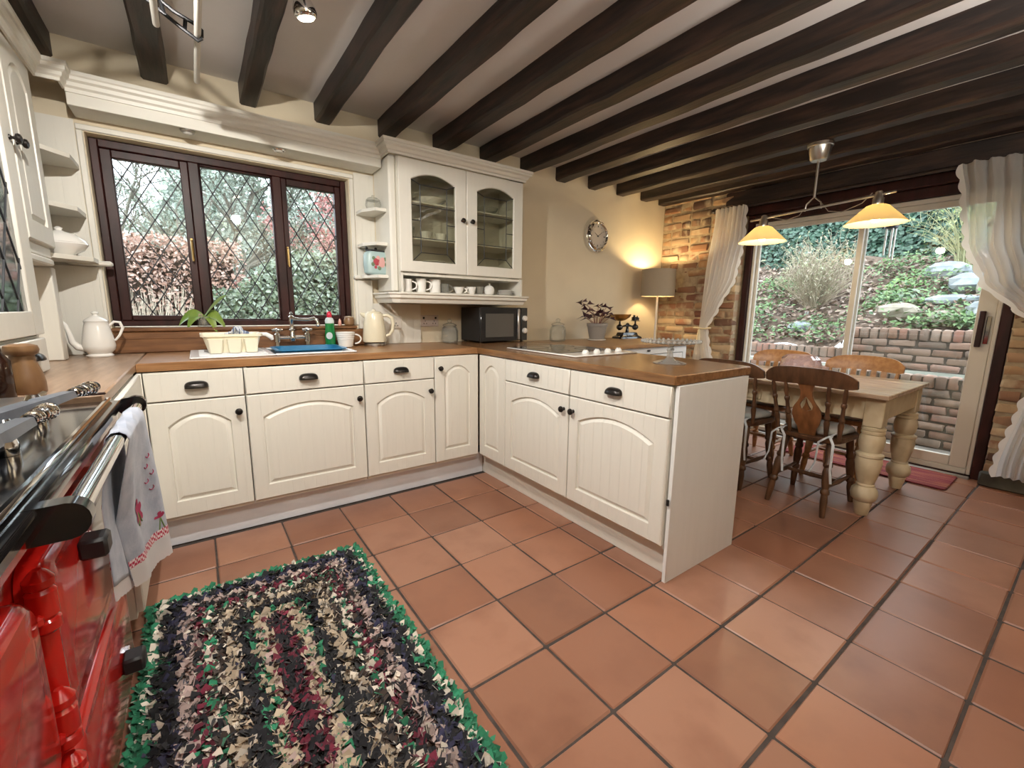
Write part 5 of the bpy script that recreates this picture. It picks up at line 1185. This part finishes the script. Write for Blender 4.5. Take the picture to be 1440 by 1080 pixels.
# ================================================================== CEILING FITTINGS
ar = thing('clothes_airer', 'pulley clothes airer with black iron bracket and white wooden rails', 'clothes airer', (.345, -1.09, 2.31)); m_rail = M('white_rail', (.66, .64, .58), .5)
AZ = lambda z: z-2.31
for x, z, y0 in ((.566, 2.104, .40), (.452, 2.116, .045), (.22, 2.17, -.36), (.125, 2.12, -.36)):
    B().tube([(x-.345, y0, AZ(z)), (x-.345, -1.75, AZ(z))], .0105, 12).build('rail', m_rail, ar)
def airer_end(y):
    # a pierced cast bar: two ribs, cross ties and a hooked end
    lo = [(.232, 2.094), (.222, 2.083), (.17, 2.112), (.08, 2.168), (0, 2.19)]; hi = [(.232, 2.098), (.234, 2.120), (.215, 2.134), (.16, 2.152), (.07, 2.208), (0, 2.230)]
    for s in (-1, 1):
        B().tube([(s*x, y, AZ(z)) for x, z in lo], .0065, 8).build('iron_rib', m_iron, ar); B().tube([(s*x, y, AZ(z)) for x, z in hi], .0065, 8).build('iron_rib', m_iron, ar)
        for (xa, za, xb, zb) in ((.185, 2.105, .190, 2.140), (.132, 2.137, .125, 2.174), (.075, 2.170, .06, 2.212)):
            B().tube([(s*xa, y, AZ(za)), (s*xb, y, AZ(zb))], .006, 8).build('iron_tie', m_iron, ar)
    b = B(); b.tube([(0, y, AZ(2.23)), (0, y, AZ(2.42)-.004)], .004, 6); b.build('rope', m_rail, ar)
airer_end(0.0); airer_end(-1.45)
sl = thing('ceiling_spotlight', 'small chrome bell spotlight hanging from the beam above the worktop', 'light', (.826, -1.44, 2.311))
B().lathe([(.030, 0), (.030, -.012), (.008, -.016)], n=18).build('mount', m_chrome, sl); B().tube([(0, 0, -.014), (0, .004, -.06), (.012, .03, -.095), (.018, .045, -.115)], .0065, 10).build('stem', m_chrome, sl)
b = B(); ax = Vector((.25, .18, -1)).normalized(); c0 = Vector((.018, .045, -.112)); prof = [(0, .010), (.008, .018), (.018, .024), (.030, .025), (.040, .030), (.056, .036), (.070, .037), (.078, .034), (.080, .029)]
b.tube([c0+ax*f for f, _ in prof], [r for _, r in prof], 22); b.build('bell', m_chrome, sl, angle=.9)
b = B(); b.tube([c0+ax*f for f in (.0802, .086, .089)], [.028, .022, .008], 18); b.build('lens', M('spot_lens', (1, .95, .85), .4, emit=(1, .86, .62), estr=18), sl)

# ================================================================== GARDEN
patio = struct(B().box(5.061, -7, -.30, 5.95, 4, -.06).build('ground', M('patio', (.26, .24, .21), .9, var=(.16, .15, .13), scale=8)))
def leafmat(name, ramp, rough=.55):
    return M(name, ramp[0], rough, ramp=ramp, island=True, spec=.35)
def leaves(name, n, posfn, s0, s1, mat, parent=None, nrm=None, seed=1, asp=.55, flat=0.0):
    """loose leaves, each a small folded blade"""
    rnd = random.Random(seed); b = B()
    for _ in range(n):
        p = Vector(posfn(rnd)); L = rnd.uniform(s0, s1)
        d = Vector((rnd.gauss(0, 1), rnd.gauss(0, 1), rnd.gauss(0, 1)*(1-flat)))
        if nrm is not None:
            nn = Vector(nrm)+Vector((rnd.gauss(0, .45), rnd.gauss(0, .45), rnd.gauss(0, .45))); nn.normalize(); d = d-nn*d.dot(nn)
        else: nn = Vector((rnd.gauss(0, 1), rnd.gauss(0, 1), rnd.gauss(0, 1))).normalized(); d = d-nn*d.dot(nn)
        if d.length < 1e-3: continue
        d.normalize(); s = d.cross(nn)
        b.add([p, p+d*L*.45+s*L*asp*.5+nn*L*.10, p+d*L, p+d*L*.45-s*L*asp*.5+nn*L*.10], [(0, 1, 2), (0, 2, 3)])
    me = bpy.data.meshes.new(name); me.from_pydata(b.v, [], b.f); me.materials.append(mat)
    o = bpy.data.objects.new(name, me); COL.objects.link(o)
    if parent is not None: o.parent = parent
    return stuff(o)
GBM = [brick_mesh(20+k, .225, .066, .10, m_gbrick, .006) for k in range(6)]
CAPM = [brick_mesh(40+k, .072, .115, .11, m_gbrick, .006) for k in range(4)]
def garden_wall(label, xf, ya, yb, z0, ztop, seed, cap=.105):
    t = thing('garden_wall', label, 'wall', (xf, (ya+yb)/2, z0))
    B().box(xf+.012, ya+.01, z0, xf+.22, yb-.01, ztop-.012).build('mortar_core', m_gmortar, t, world=True, smooth=False)
    rnd = random.Random(seed); off = Vector(t.location)
    H = .078; z = ztop-cap-.006-H/2; row = 0
    while z > z0-.02:
        y = yb-(0 if row % 2 else .11); ln = .225
        if row % 2 == 0:
            inst('brick', rnd.choice(GBM), t, Vector((xf+.05, yb-.0525, z))-off, (0, 0, 0), (1, .45, 1))
        while y-ln > ya-.05:
            inst('brick', rnd.choice(GBM), t, Vector((xf+.05+rnd.uniform(-.008, .006), y-ln/2, z+rnd.uniform(-.004, .004)))-off, (rnd.uniform(-.02, .02), rnd.uniform(-.02, .02)+(PI if rnd.random() < .5 else 0), rnd.uniform(-.02, .02)), (1, rnd.uniform(.93, 1.0), rnd.uniform(.95, 1.06)))
            y -= ln+.010
        z -= H; row += 1
    y = yb-.04
    while y > ya:
        inst('cap_brick', rnd.choice(CAPM), t, Vector((xf+.055+rnd.uniform(-.006, .006), y, ztop-cap/2+rnd.uniform(-.006, .004)))-off, (rnd.uniform(-.03, .03), 0, rnd.uniform(-.03, .03)), (1, rnd.uniform(.9, 1.05), 1))
        y -= .083
    return t
garden_wall('low front garden wall of old bricks just outside the sliding door', 5.92, -3.7, .35, -.06, .605, 1)
garden_wall('upper garden retaining wall of weathered bricks behind the ledge', 6.52, -3.9, -1.36, .585, 1.015, 2)
garden_wall('lower left stretch of garden brick wall below the twiggy shrub', 6.62, -1.28, 1.2, .585, .765, 3)
o = B().box(6.15, -3.7, .50, 6.515, 1.2, .592, .01).build('stone_ledge', M('mossy_stone', (.15, .17, .14), .85, var=(.26, .27, .23), scale=6)); tag(o, 'mossy stone ledge between the two garden brick walls', 'ledge')
def slope_z(x, y):
    base = 1.0 if y < -1.36 else (.75 if y > -1.1 else .75+.25*(-1.1-y)/.26)
    f = min(1, max(0, (x-6.72)/2.7)); return base+(2.08-base)*f+.035*math.sin(x*7+y*3)+.03*math.sin(y*9+x*2.)
b = B(); b.grid(lambda u, v: (6.73+2.9*u, 4-9.5*v, slope_z(6.73+2.9*u, 4-9.5*v)-.03), 30, 80)
soil = struct(b.build('terrain', M('leaf_litter_soil', (.085, .060, .045), .95, var=(.20, .145, .11), scale=14, bump=.8, detail=8)))
b = B(); b.grid(lambda u, v: (9.35+.86*u+.10*math.sin(v*40), 6-13*v, 1.75+1.45*u+.12*math.sin(v*31+u*4)), 8, 40)
ivy = thing('ivy_hedge', 'dense dark ivy hedge covering the top of the garden slope', 'hedge', (0, 0, 0))
b.build('ivy_backing', M('ivy_dark', (.012, .018, .012), .9), ivy)
m_ivy = leafmat('ivy_leaf', [(.035, .085, .055), (.06, .13, .085), (.025, .06, .045), (.11, .19, .14), (.05, .105, .07), (.16, .24, .20)], .35)
def ivp(r):
    u = r.uniform(0, .48)**1.0; v = r.uniform(.27, .78); return (9.35+1.9*u+.10*math.sin(v*40)-r.uniform(.0, .16), 6-13*v, 1.75+3.2*u+.12*math.sin(v*31+u*9)+r.uniform(-.03, .06))
leaves('ivy_leaves', 13000, ivp, .055, .10, m_ivy, ivy, nrm=(-.85, 0, .5), seed=3, asp=.9)
m_lit = leafmat('fallen_leaf', [(.28, .20, .15), (.40, .31, .25), (.15, .10, .08), (.48, .40, .35), (.20, .13, .10)], .8)
def slp(x0, x1, y0, y1, h=.03):
    def f(r): x, y = r.uniform(x0, x1), r.uniform(y0, y1); return (x, y, slope_z(x, y)-.01+r.uniform(0, h))
    return f
leaves('fallen_leaves', 5200, slp(6.80, 9.25, -4.2, 1.6), .05, .11, m_lit, soil, nrm=(-.3, 0, 1), seed=4, asp=.6)
m_gc = leafmat('ground_cover', [(.10, .20, .07), (.16, .28, .10), (.07, .14, .07), (.22, .34, .15), (.14, .22, .14)], .5)
PATCH = [(7.1, -.75, .5), (7.6, .35, .5), (7.0, -1.9, .45), (8.1, -1.75, .5), (7.3, -2.6, .4), (8.8, -1.2, .5), (6.95, .2, .45), (7.6, -1.35, .3), (8.4, .2, .4), (6.9, -2.25, .3)]
def gcp(r):
    x, y, s = r.choice(PATCH); x += r.gauss(0, s*.5); y += r.gauss(0, s*.55); x = max(6.80, x); return (x, y, slope_z(x, y)+r.uniform(0, .13))
leaves('ground_cover', 4600, gcp, .035, .075, m_gc, soil, nrm=(-.3, 0, .9), seed=5)
def twiggy(name, label, base, n, h, spread, mat, lm, nl, seed, lean=(0, 0), r0=.007, arch=.25, cat='shrub'):
    t = thing(name, label, cat, base); rnd = random.Random(seed); b = B(); tips = []
    for k in range(n):
        a = rnd.uniform(0, 2*PI); ou = rnd.uniform(.1, 1)**.7*spread; hh = h*rnd.uniform(.55, 1)*(1-.35*(ou/spread)**2); d = Vector((math.cos(a)*ou+lean[0], math.sin(a)*ou+lean[1], 0)); p = [Vector((rnd.uniform(-.06, .06), rnd.uniform(-.06, .06), -.05))]
        for i in range(1, 5):
            f = i/4; p.append(d*(f**1.3)+Vector((rnd.gauss(0, .02), rnd.gauss(0, .02), hh*(f-arch*f*f)/(1-arch))))
        b.tube(p, [r0, r0*.8, r0*.6, r0*.45, r0*.25], 4, cap=False); tips.append(p)
        for q in range(4):
            i = rnd.choice((1, 2, 3)); s = p[i]+(p[i+1]-p[i])*rnd.random(); e = s+Vector((rnd.gauss(0, .10), rnd.gauss(0, .10), rnd.uniform(.08, .26)))*min(1, h); b.tube([s, (s+e)/2+Vector((rnd.gauss(0, .012), rnd.gauss(0, .012), 0)), e], [r0*.45, r0*.38, r0*.2], 3, cap=False); tips.append([s, e, e, e, e])
    o = b.build('stems', mat, t, smooth=False); stuff(o)
    if nl:
        def f(r):
            p = r.choice(tips); i = r.choice((1, 2, 3, 3)); return p[i]+(p[min(i+1, len(p)-1)]-p[i])*r.random()
        leaves('leaves', nl, f, .03, .065, lm, t, seed=seed+9, asp=.4)
    return t
m_twig = M('pale_twig', (.36, .30, .22), .8, var=(.48, .43, .32), scale=5); m_twl = leafmat('pale_shrub_leaf', [(.34, .37, .22), (.45, .46, .32), (.40, .33, .28), (.28, .32, .18)], .7)
twiggy('twiggy_shrub', 'wide leafless twiggy shrub in the middle of the garden slope', (7.75, -.52, 1.10), 150, 1.15, .62, m_twig, m_twl, 1500, 11)
twiggy('arching_shrub', 'tall arching yellow-green shrub at the top right of the slope', (8.6, -1.85, 1.72), 60, 1.3, .75, M('yellow_twig', (.36, .36, .20), .7), leafmat('yellow_shrub_leaf', [(.30, .36, .14), (.38, .42, .22), (.22, .30, .12)]), 700, 13, (.0, .0), .006, .45)
for i, (x, y, s, lb, mm) in enumerate(((8.35, -1.35, 1.0, 'bright green fern clump in front of the ivy hedge', 0), (7.75, -1.50, .85, 'broad-leaved plant with pointed grey-green leaves on the slope', 1), (6.95, -2.75, .8, 'pale leafy rosette hanging over the upper garden wall', 1), (7.2, .45, 1.0, 'bright green clump low on the slope at the door\'s fixed leaf', 0))):
    t = thing('garden_plant', lb, 'plant', (x, y, slope_z(x, y))); mt = M('fern_green', (.16, .30, .06), .5, var=(.22, .36, .10), scale=6) if mm == 0 else M('grey_green_leaf', (.22, .32, .22), .5, var=(.30, .38, .28), scale=6)
    for k in range(20 if mm == 0 else 14):
        a = 2*PI*k/(20 if mm == 0 else 14)+random.uniform(-.2, .2); leaf(t, (0, 0, 0), (math.cos(a), math.sin(a), 0), s*random.uniform(.22, .34), s*(.05 if mm == 0 else .10), 1.6/s, mt, up=random.uniform(.5, 1.1))
def rock(label, x, y, sx, sy, sz, seed, tint=0):
    rnd = random.Random(seed); b = B(); loops = []; n, m = 9, 6
    for i in range(m+1):
        ph = PI*i/m; loops.append([((sx*math.sin(ph)*math.cos(2*PI*k/n)+.002)*rnd.uniform(.82, 1.12), (sy*math.sin(ph)*math.sin(2*PI*k/n))*rnd.uniform(.82, 1.12), -sz*math.cos(ph)*rnd.uniform(.9, 1.05)) for k in range(n)])
    b.ring(loops); o = b.build('rock', (M('rock_blue', (.22, .26, .29), .9, var=(.36, .39, .40), scale=7, bump=.5), M('rock_buff', (.28, .25, .20), .9, var=(.40, .37, .31), scale=7, bump=.5), M('rock_pale', (.55, .54, .50), .9, var=(.42, .42, .38), scale=7, bump=.4))[tint], smooth=False, loc=(x, y, slope_z(x, y)+sz*.25)); tag(o, label, 'rock')
for q in (('blue-grey boulder in the rockery below the arching shrub', 8.0, -2.05, .22, .24, .16, 1, 0), ('flat blue-green slab lying in the middle of the rockery', 7.45, -1.98, .16, .28, .07, 2, 0), ('buff boulder at the right of the rockery', 7.7, -2.28, .18, .18, .15, 3, 1),
          ('dark blue-grey rock low in the rockery beside the pale rosette', 7.15, -2.30, .15, .17, .15, 4, 0), ('pale rounded stone on the upper garden wall by the door handle', 6.92, -2.42, .13, .17, .08, 5, 2), ('large buff stone among the leaves above the upper wall', 7.1, -1.62, .15, .22, .11, 6, 1), ('grey-green stone at the foot of the twiggy shrub', 7.15, -.62, .12, .17, .09, 7, 0),
          ('blue-grey rock beside the bright fern clump', 8.35, -1.75, .18, .24, .13, 8, 0), ('buff stone between slab and upper wall', 7.0, -2.02, .12, .15, .09, 9, 1)): rock(*q)
wc = thing('wind_chime', 'dark hanging wind chime outside the glass beside the mullion', 'wind chime', (5.10, -1.945, 1.90))
B().tube([(-.045, 0, .20), (0, 0, .20), (0, 0, .0)], .003, 6).build('cord', m_blackm, wc); B().lathe([(.03, 0), (.045, -.02), (.045, -.05), (.03, -.055)], n=14).build('top_disc', m_blackm, wc)
for k in range(5):
    a = 2*PI*k/5; B().tube([(.032*math.cos(a), .032*math.sin(a), -.05), (.032*math.cos(a), .032*math.sin(a), -.22-.02*k)], .006, 8).build('chime_tube', m_steel, wc)

# ---- behind the kitchen window
struct(B().box(-9, .225, -.3, 12, 14, -.02).build('ground_back', M('lawn_winter', (.10, .13, .06), .95, var=(.15, .13, .08), scale=9)))
bh = thing('beech_hedge', 'clipped beech hedge with russet winter leaves outside the kitchen window', 'hedge', (0, 0, 0))
b = B(); b.grid(lambda u, v: (-3.2+4.1*u, 3.30+.10*math.sin(u*37+v*11), -.02+1.84*v+.04*math.sin(u*50)), 40, 12); b.build('twig_core', M('hedge_core', (.045, .03, .022), .95), bh, smooth=False)
m_bee = leafmat('beech_leaf', [(.34, .18, .13), (.50, .34, .28), (.22, .11, .08), (.64, .50, .44), (.40, .24, .18), (.13, .07, .05)], .6)
leaves('russet_leaves', 13000, lambda r: (r.uniform(-3.2, .9+.12*r.random()), 3.22+r.gauss(0, .07), 1.88-1.5*r.random()**1.7+.05*math.sin(r.random()*9)), .035, .06, m_bee, bh, nrm=(.1, -1, .3), seed=21)
lg = thing('laurel_shrub', 'glossy green evergreen shrub filling the lower middle of the kitchen window', 'shrub', (0, 0, 0))
m_lau = leafmat('laurel_leaf', [(.09, .13, .075), (.15, .20, .12), (.06, .09, .055), (.26, .32, .24), (.36, .42, .36), (.12, .17, .09)], .3)
def laptop(a): return 1.42+.50*min(1, max(0, (a-.85)/.9))+.07*math.sin(a*6)
def lap(r):
    a, c = r.uniform(.58, 3.6), r.random(); return (a, 2.72+.10*math.sin(a*4)+r.gauss(0, .06)+.12*c, .2+(laptop(a)-.2)*c)
b = B(); b.grid(lambda u, v: (.62+2.95*u, 2.96+.10*math.sin((.62+2.95*u)*4), (laptop(.62+2.95*u)-.08)*v), 24, 6); b.build('shade_core', M('shrub_core', (.035, .045, .032), .95), lg, smooth=False)
leaves('evergreen_leaves', 14000, lap, .04, .075, m_lau, lg, nrm=(-.1, -.9, .4), seed=22, asp=.6)
gr = thing('pale_grass', 'tuft of pale dry grass below the russet hedge', 'grass', (.10, 2.75, -.02)); b = B()
for k in range(260):
    x = max(-.5, min(.20, random.gauss(0, .2))); y = random.gauss(0, .06); L = random.uniform(.9, 1.42); b.tube([(x, y, 0), (x*1.15, y, L*.6), (x*1.5+random.gauss(0, .06), y+random.gauss(0, .05), L)], [.004, .0035, .0015], 3, cap=False)
stuff(b.build('grass_blades', M('straw', (.55, .49, .40), .8, var=(.42, .36, .28), scale=4), gr, smooth=False))
m_bark = M('grey_bark', (.12, .11, .09), .9, var=(.20, .19, .15), scale=9)
def tree(label, base, h, seed, lm=None, nl=0, spread=.5, depth=5, r0=.07, lsize=(.06, .11), cat='tree'):
    t = thing('garden_tree', label, cat, base); rnd = random.Random(seed); b = B(); tw = B(); tips = []
    def grow(p, d, L, r, k):
        q = p+d*L; mid = (p+q)/2+Vector((rnd.gauss(0, .05), rnd.gauss(0, .05), 0))*L
        (b if k > 2 else tw).tube([p, mid, q], [r, r*.85, r*.7], 6 if k > 2 else 3, cap=False)
        if k <= 2: tips.append((p, q))
        if k == 0: return
        for _ in range(3 if k > 1 else 4):
            nd = (d+Vector((rnd.gauss(0, spread), rnd.gauss(0, spread), rnd.gauss(.08, spread*.8)))).normalized(); grow(q if rnd.random() < .6 else mid, nd, L*rnd.uniform(.6, .82), r*.62, k-1)
    grow(Vector((0, 0, 0)), Vector((rnd.gauss(0, .06), 0, 1)).normalized(), h*.30, r0, depth)
    b.build('trunk', m_bark, t, smooth=False); stuff(tw.build('twigs', m_bark, t, smooth=False))
    if nl:
        def f(r): p, q = r.choice(tips); return p+(q-p)*r.random()+Vector((r.gauss(0, .06), r.gauss(0, .06), r.gauss(0, .06)))
        leaves('leaves', nl, f, lsize[0], lsize[1], lm, t, seed=seed+5)
    return t
m_lich = leafmat('lichen_leaf', [(.28, .34, .28), (.40, .47, .42), (.20, .25, .19), (.48, .53, .48), (.33, .36, .26)], .7); m_red = leafmat('red_leaf', [(.42, .15, .14), (.55, .27, .25), (.30, .09, .09), (.62, .38, .35)], .6)
tree('bare grey tree with fine twigs against the sky at the window\'s left light', (-.75, 6.4, 0), 4.6, 31, m_lich, 2200, .42, 5, .06, (.035, .06))
tree('lichen-grey tree behind the middle light of the kitchen window', (.95, 7.0, 0), 5.4, 32, m_lich, 8500, .5, 5, .08, (.05, .085))
tree('crooked dark-branched tree low behind the middle light', (.95, 5.0, 0), 3.4, 35, m_lich, 600, .6, 4, .06, (.04, .07))
tree('russet-leaved tree at the top of the window\'s right light', (2.35, 5.2, .1), 4.0, 33, m_red, 9000, .40, 5, .06, (.045, .075))
tree('pale grey-green tree far behind the right light', (3.9, 8.0, 0), 6.0, 34, m_lich, 10000, .5, 5, .09, (.06, .11))
tree('pale grey-green tree far behind the left light', (-.1, 8.9, 0), 5.6, 36, m_lich, 8000, .5, 5, .08, (.06, .10))
wl = thing('woodland_hedge', 'tall misty hedge line far behind the trees outside the window', 'hedge', (0, 0, 0))
def wlp(r):
    a, c = r.uniform(-4, 11), r.random(); top = 2.9+.35*math.sin(a*1.7)+.3*math.sin(a*.6)+1.5*min(1, max(0, (a+1.3)/1.5)); return (a, 11.4+r.gauss(0, .2), top*c)
leaves('hedge_leaves', 15000, wlp, .08, .15, m_lich, wl, nrm=(-.1, -1, .3), seed=24, asp=.7)
b = B(); b.grid(lambda u, v: (-4+15*u, 11.8, (2.7+.35*math.sin((-4+15*u)*1.7)+.3*math.sin((-4+15*u)*.6)+1.4*min(1, max(0, (-4+15*u+1.3)/1.5)))*v), 60, 4); b.build('hedge_core', M('far_hedge', (.17, .20, .17), .95), wl, smooth=False)

# ================================================================== RAG RUG
rg = thing('rag_rug', 'shaggy rag rug with green border and dark and pale rings on the tiles', 'rug', (.622, -1.79, 0))
RX, RY = .385, .690
b = B(); b.ring([rrect(0, 0, RX, RY, .03, .002), rrect(0, 0, RX, RY, .03, .012), rrect(0, 0, RX-.01, RY-.01, .03, .016)]); b.build('backing', M('hessian', (.10, .075, .05), .95), rg, smooth=False)
RC = {'green': (.018, .17, .085), 'white': (.58, .52, .44), 'black': (.008, .008, .011), 'navy': (.022, .022, .055), 'pink': (.37, .28, .255), 'maroon': (.13, .012, .030), 'brown': (.040, .026, .020), 'cream': (.41, .335, .245)}
BANDS = [(.028, 'green', .95, 'white'), (.044, 'white', .62, 'green'), (.076, 'black', .8, 'navy'), (.100, 'navy', .75, 'black'), (.130, 'pink', .85, 'white'), (.150, 'black', .75, 'brown'), (.168, 'maroon', .8, 'black'), (.190, 'white', .65, 'green'), (.222, 'brown', .6, 'black'),
         (.252, 'cream', .85, 'white'), (.300, 'black', .97, 'navy'), (.316, 'green', .65, 'cream'), (.342, 'cream', .85, 'pink'), (.360, 'maroon', .8, 'black'), (.45, 'black', .75, 'maroon')]
RB = {k: B() for k in RC}; rr = random.Random(5); st = .0105
ny = int(2*RY/st); nx = int(2*RX/st)
for i in range(nx+1):
    for j in range(ny+1):
        for rep in range(2):
            x = -RX+i*st+rr.uniform(-.006, .006); y = -RY+j*st+rr.uniform(-.006, .006)
            d = min(RX-abs(x), RY-abs(y))+rr.gauss(0, .003)+.004*math.sin(y*23+x*7)
            for lim, c1, pr, c2 in BANDS:
                if d < lim: break
            cl_ = c1 if rr.random() < pr else c2
            a = rr.uniform(0, 2*PI); L = rr.uniform(.022, .040); w = rr.uniform(.011, .019); el = rr.uniform(.15, 1.0)
            if d < .034: L *= .75; w *= .75
            dv = Vector((math.cos(a)*math.cos(el), math.sin(a)*math.cos(el), math.sin(el))); s = Vector((-math.sin(a), math.cos(a), rr.uniform(-.3, .3))); up = s.cross(dv)
            p = Vector((x, y, .014+rr.uniform(0, .006)))
            q = [p-s*w*.4, p+s*w*.4, p+dv*L*.55+s*w+up*rr.uniform(-.004, .004), p+dv*L+s*rr.uniform(-.3, .3)*w, p+dv*L*.55-s*w+up*rr.uniform(-.004, .004)]
            RB[cl_].add([(v.x, v.y, max(.006, v.z)) for v in q], [(0, 1, 2), (0, 2, 4), (2, 3, 4)])
for k, c in RC.items():
    me = bpy.data.meshes.new('rag_strips'); me.from_pydata(RB[k].v, [], RB[k].f)
    me.materials.append(M('rag_'+k, c, .9, ramp=[tuple(v*.65 for v in c), c, tuple(min(1, v*1.35) for v in c)], island=True, sheen=.15))
    o = bpy.data.objects.new('rag_strips', me); COL.objects.link(o); o.parent = rg; stuff(o); o['label'] = k+' rag strips'
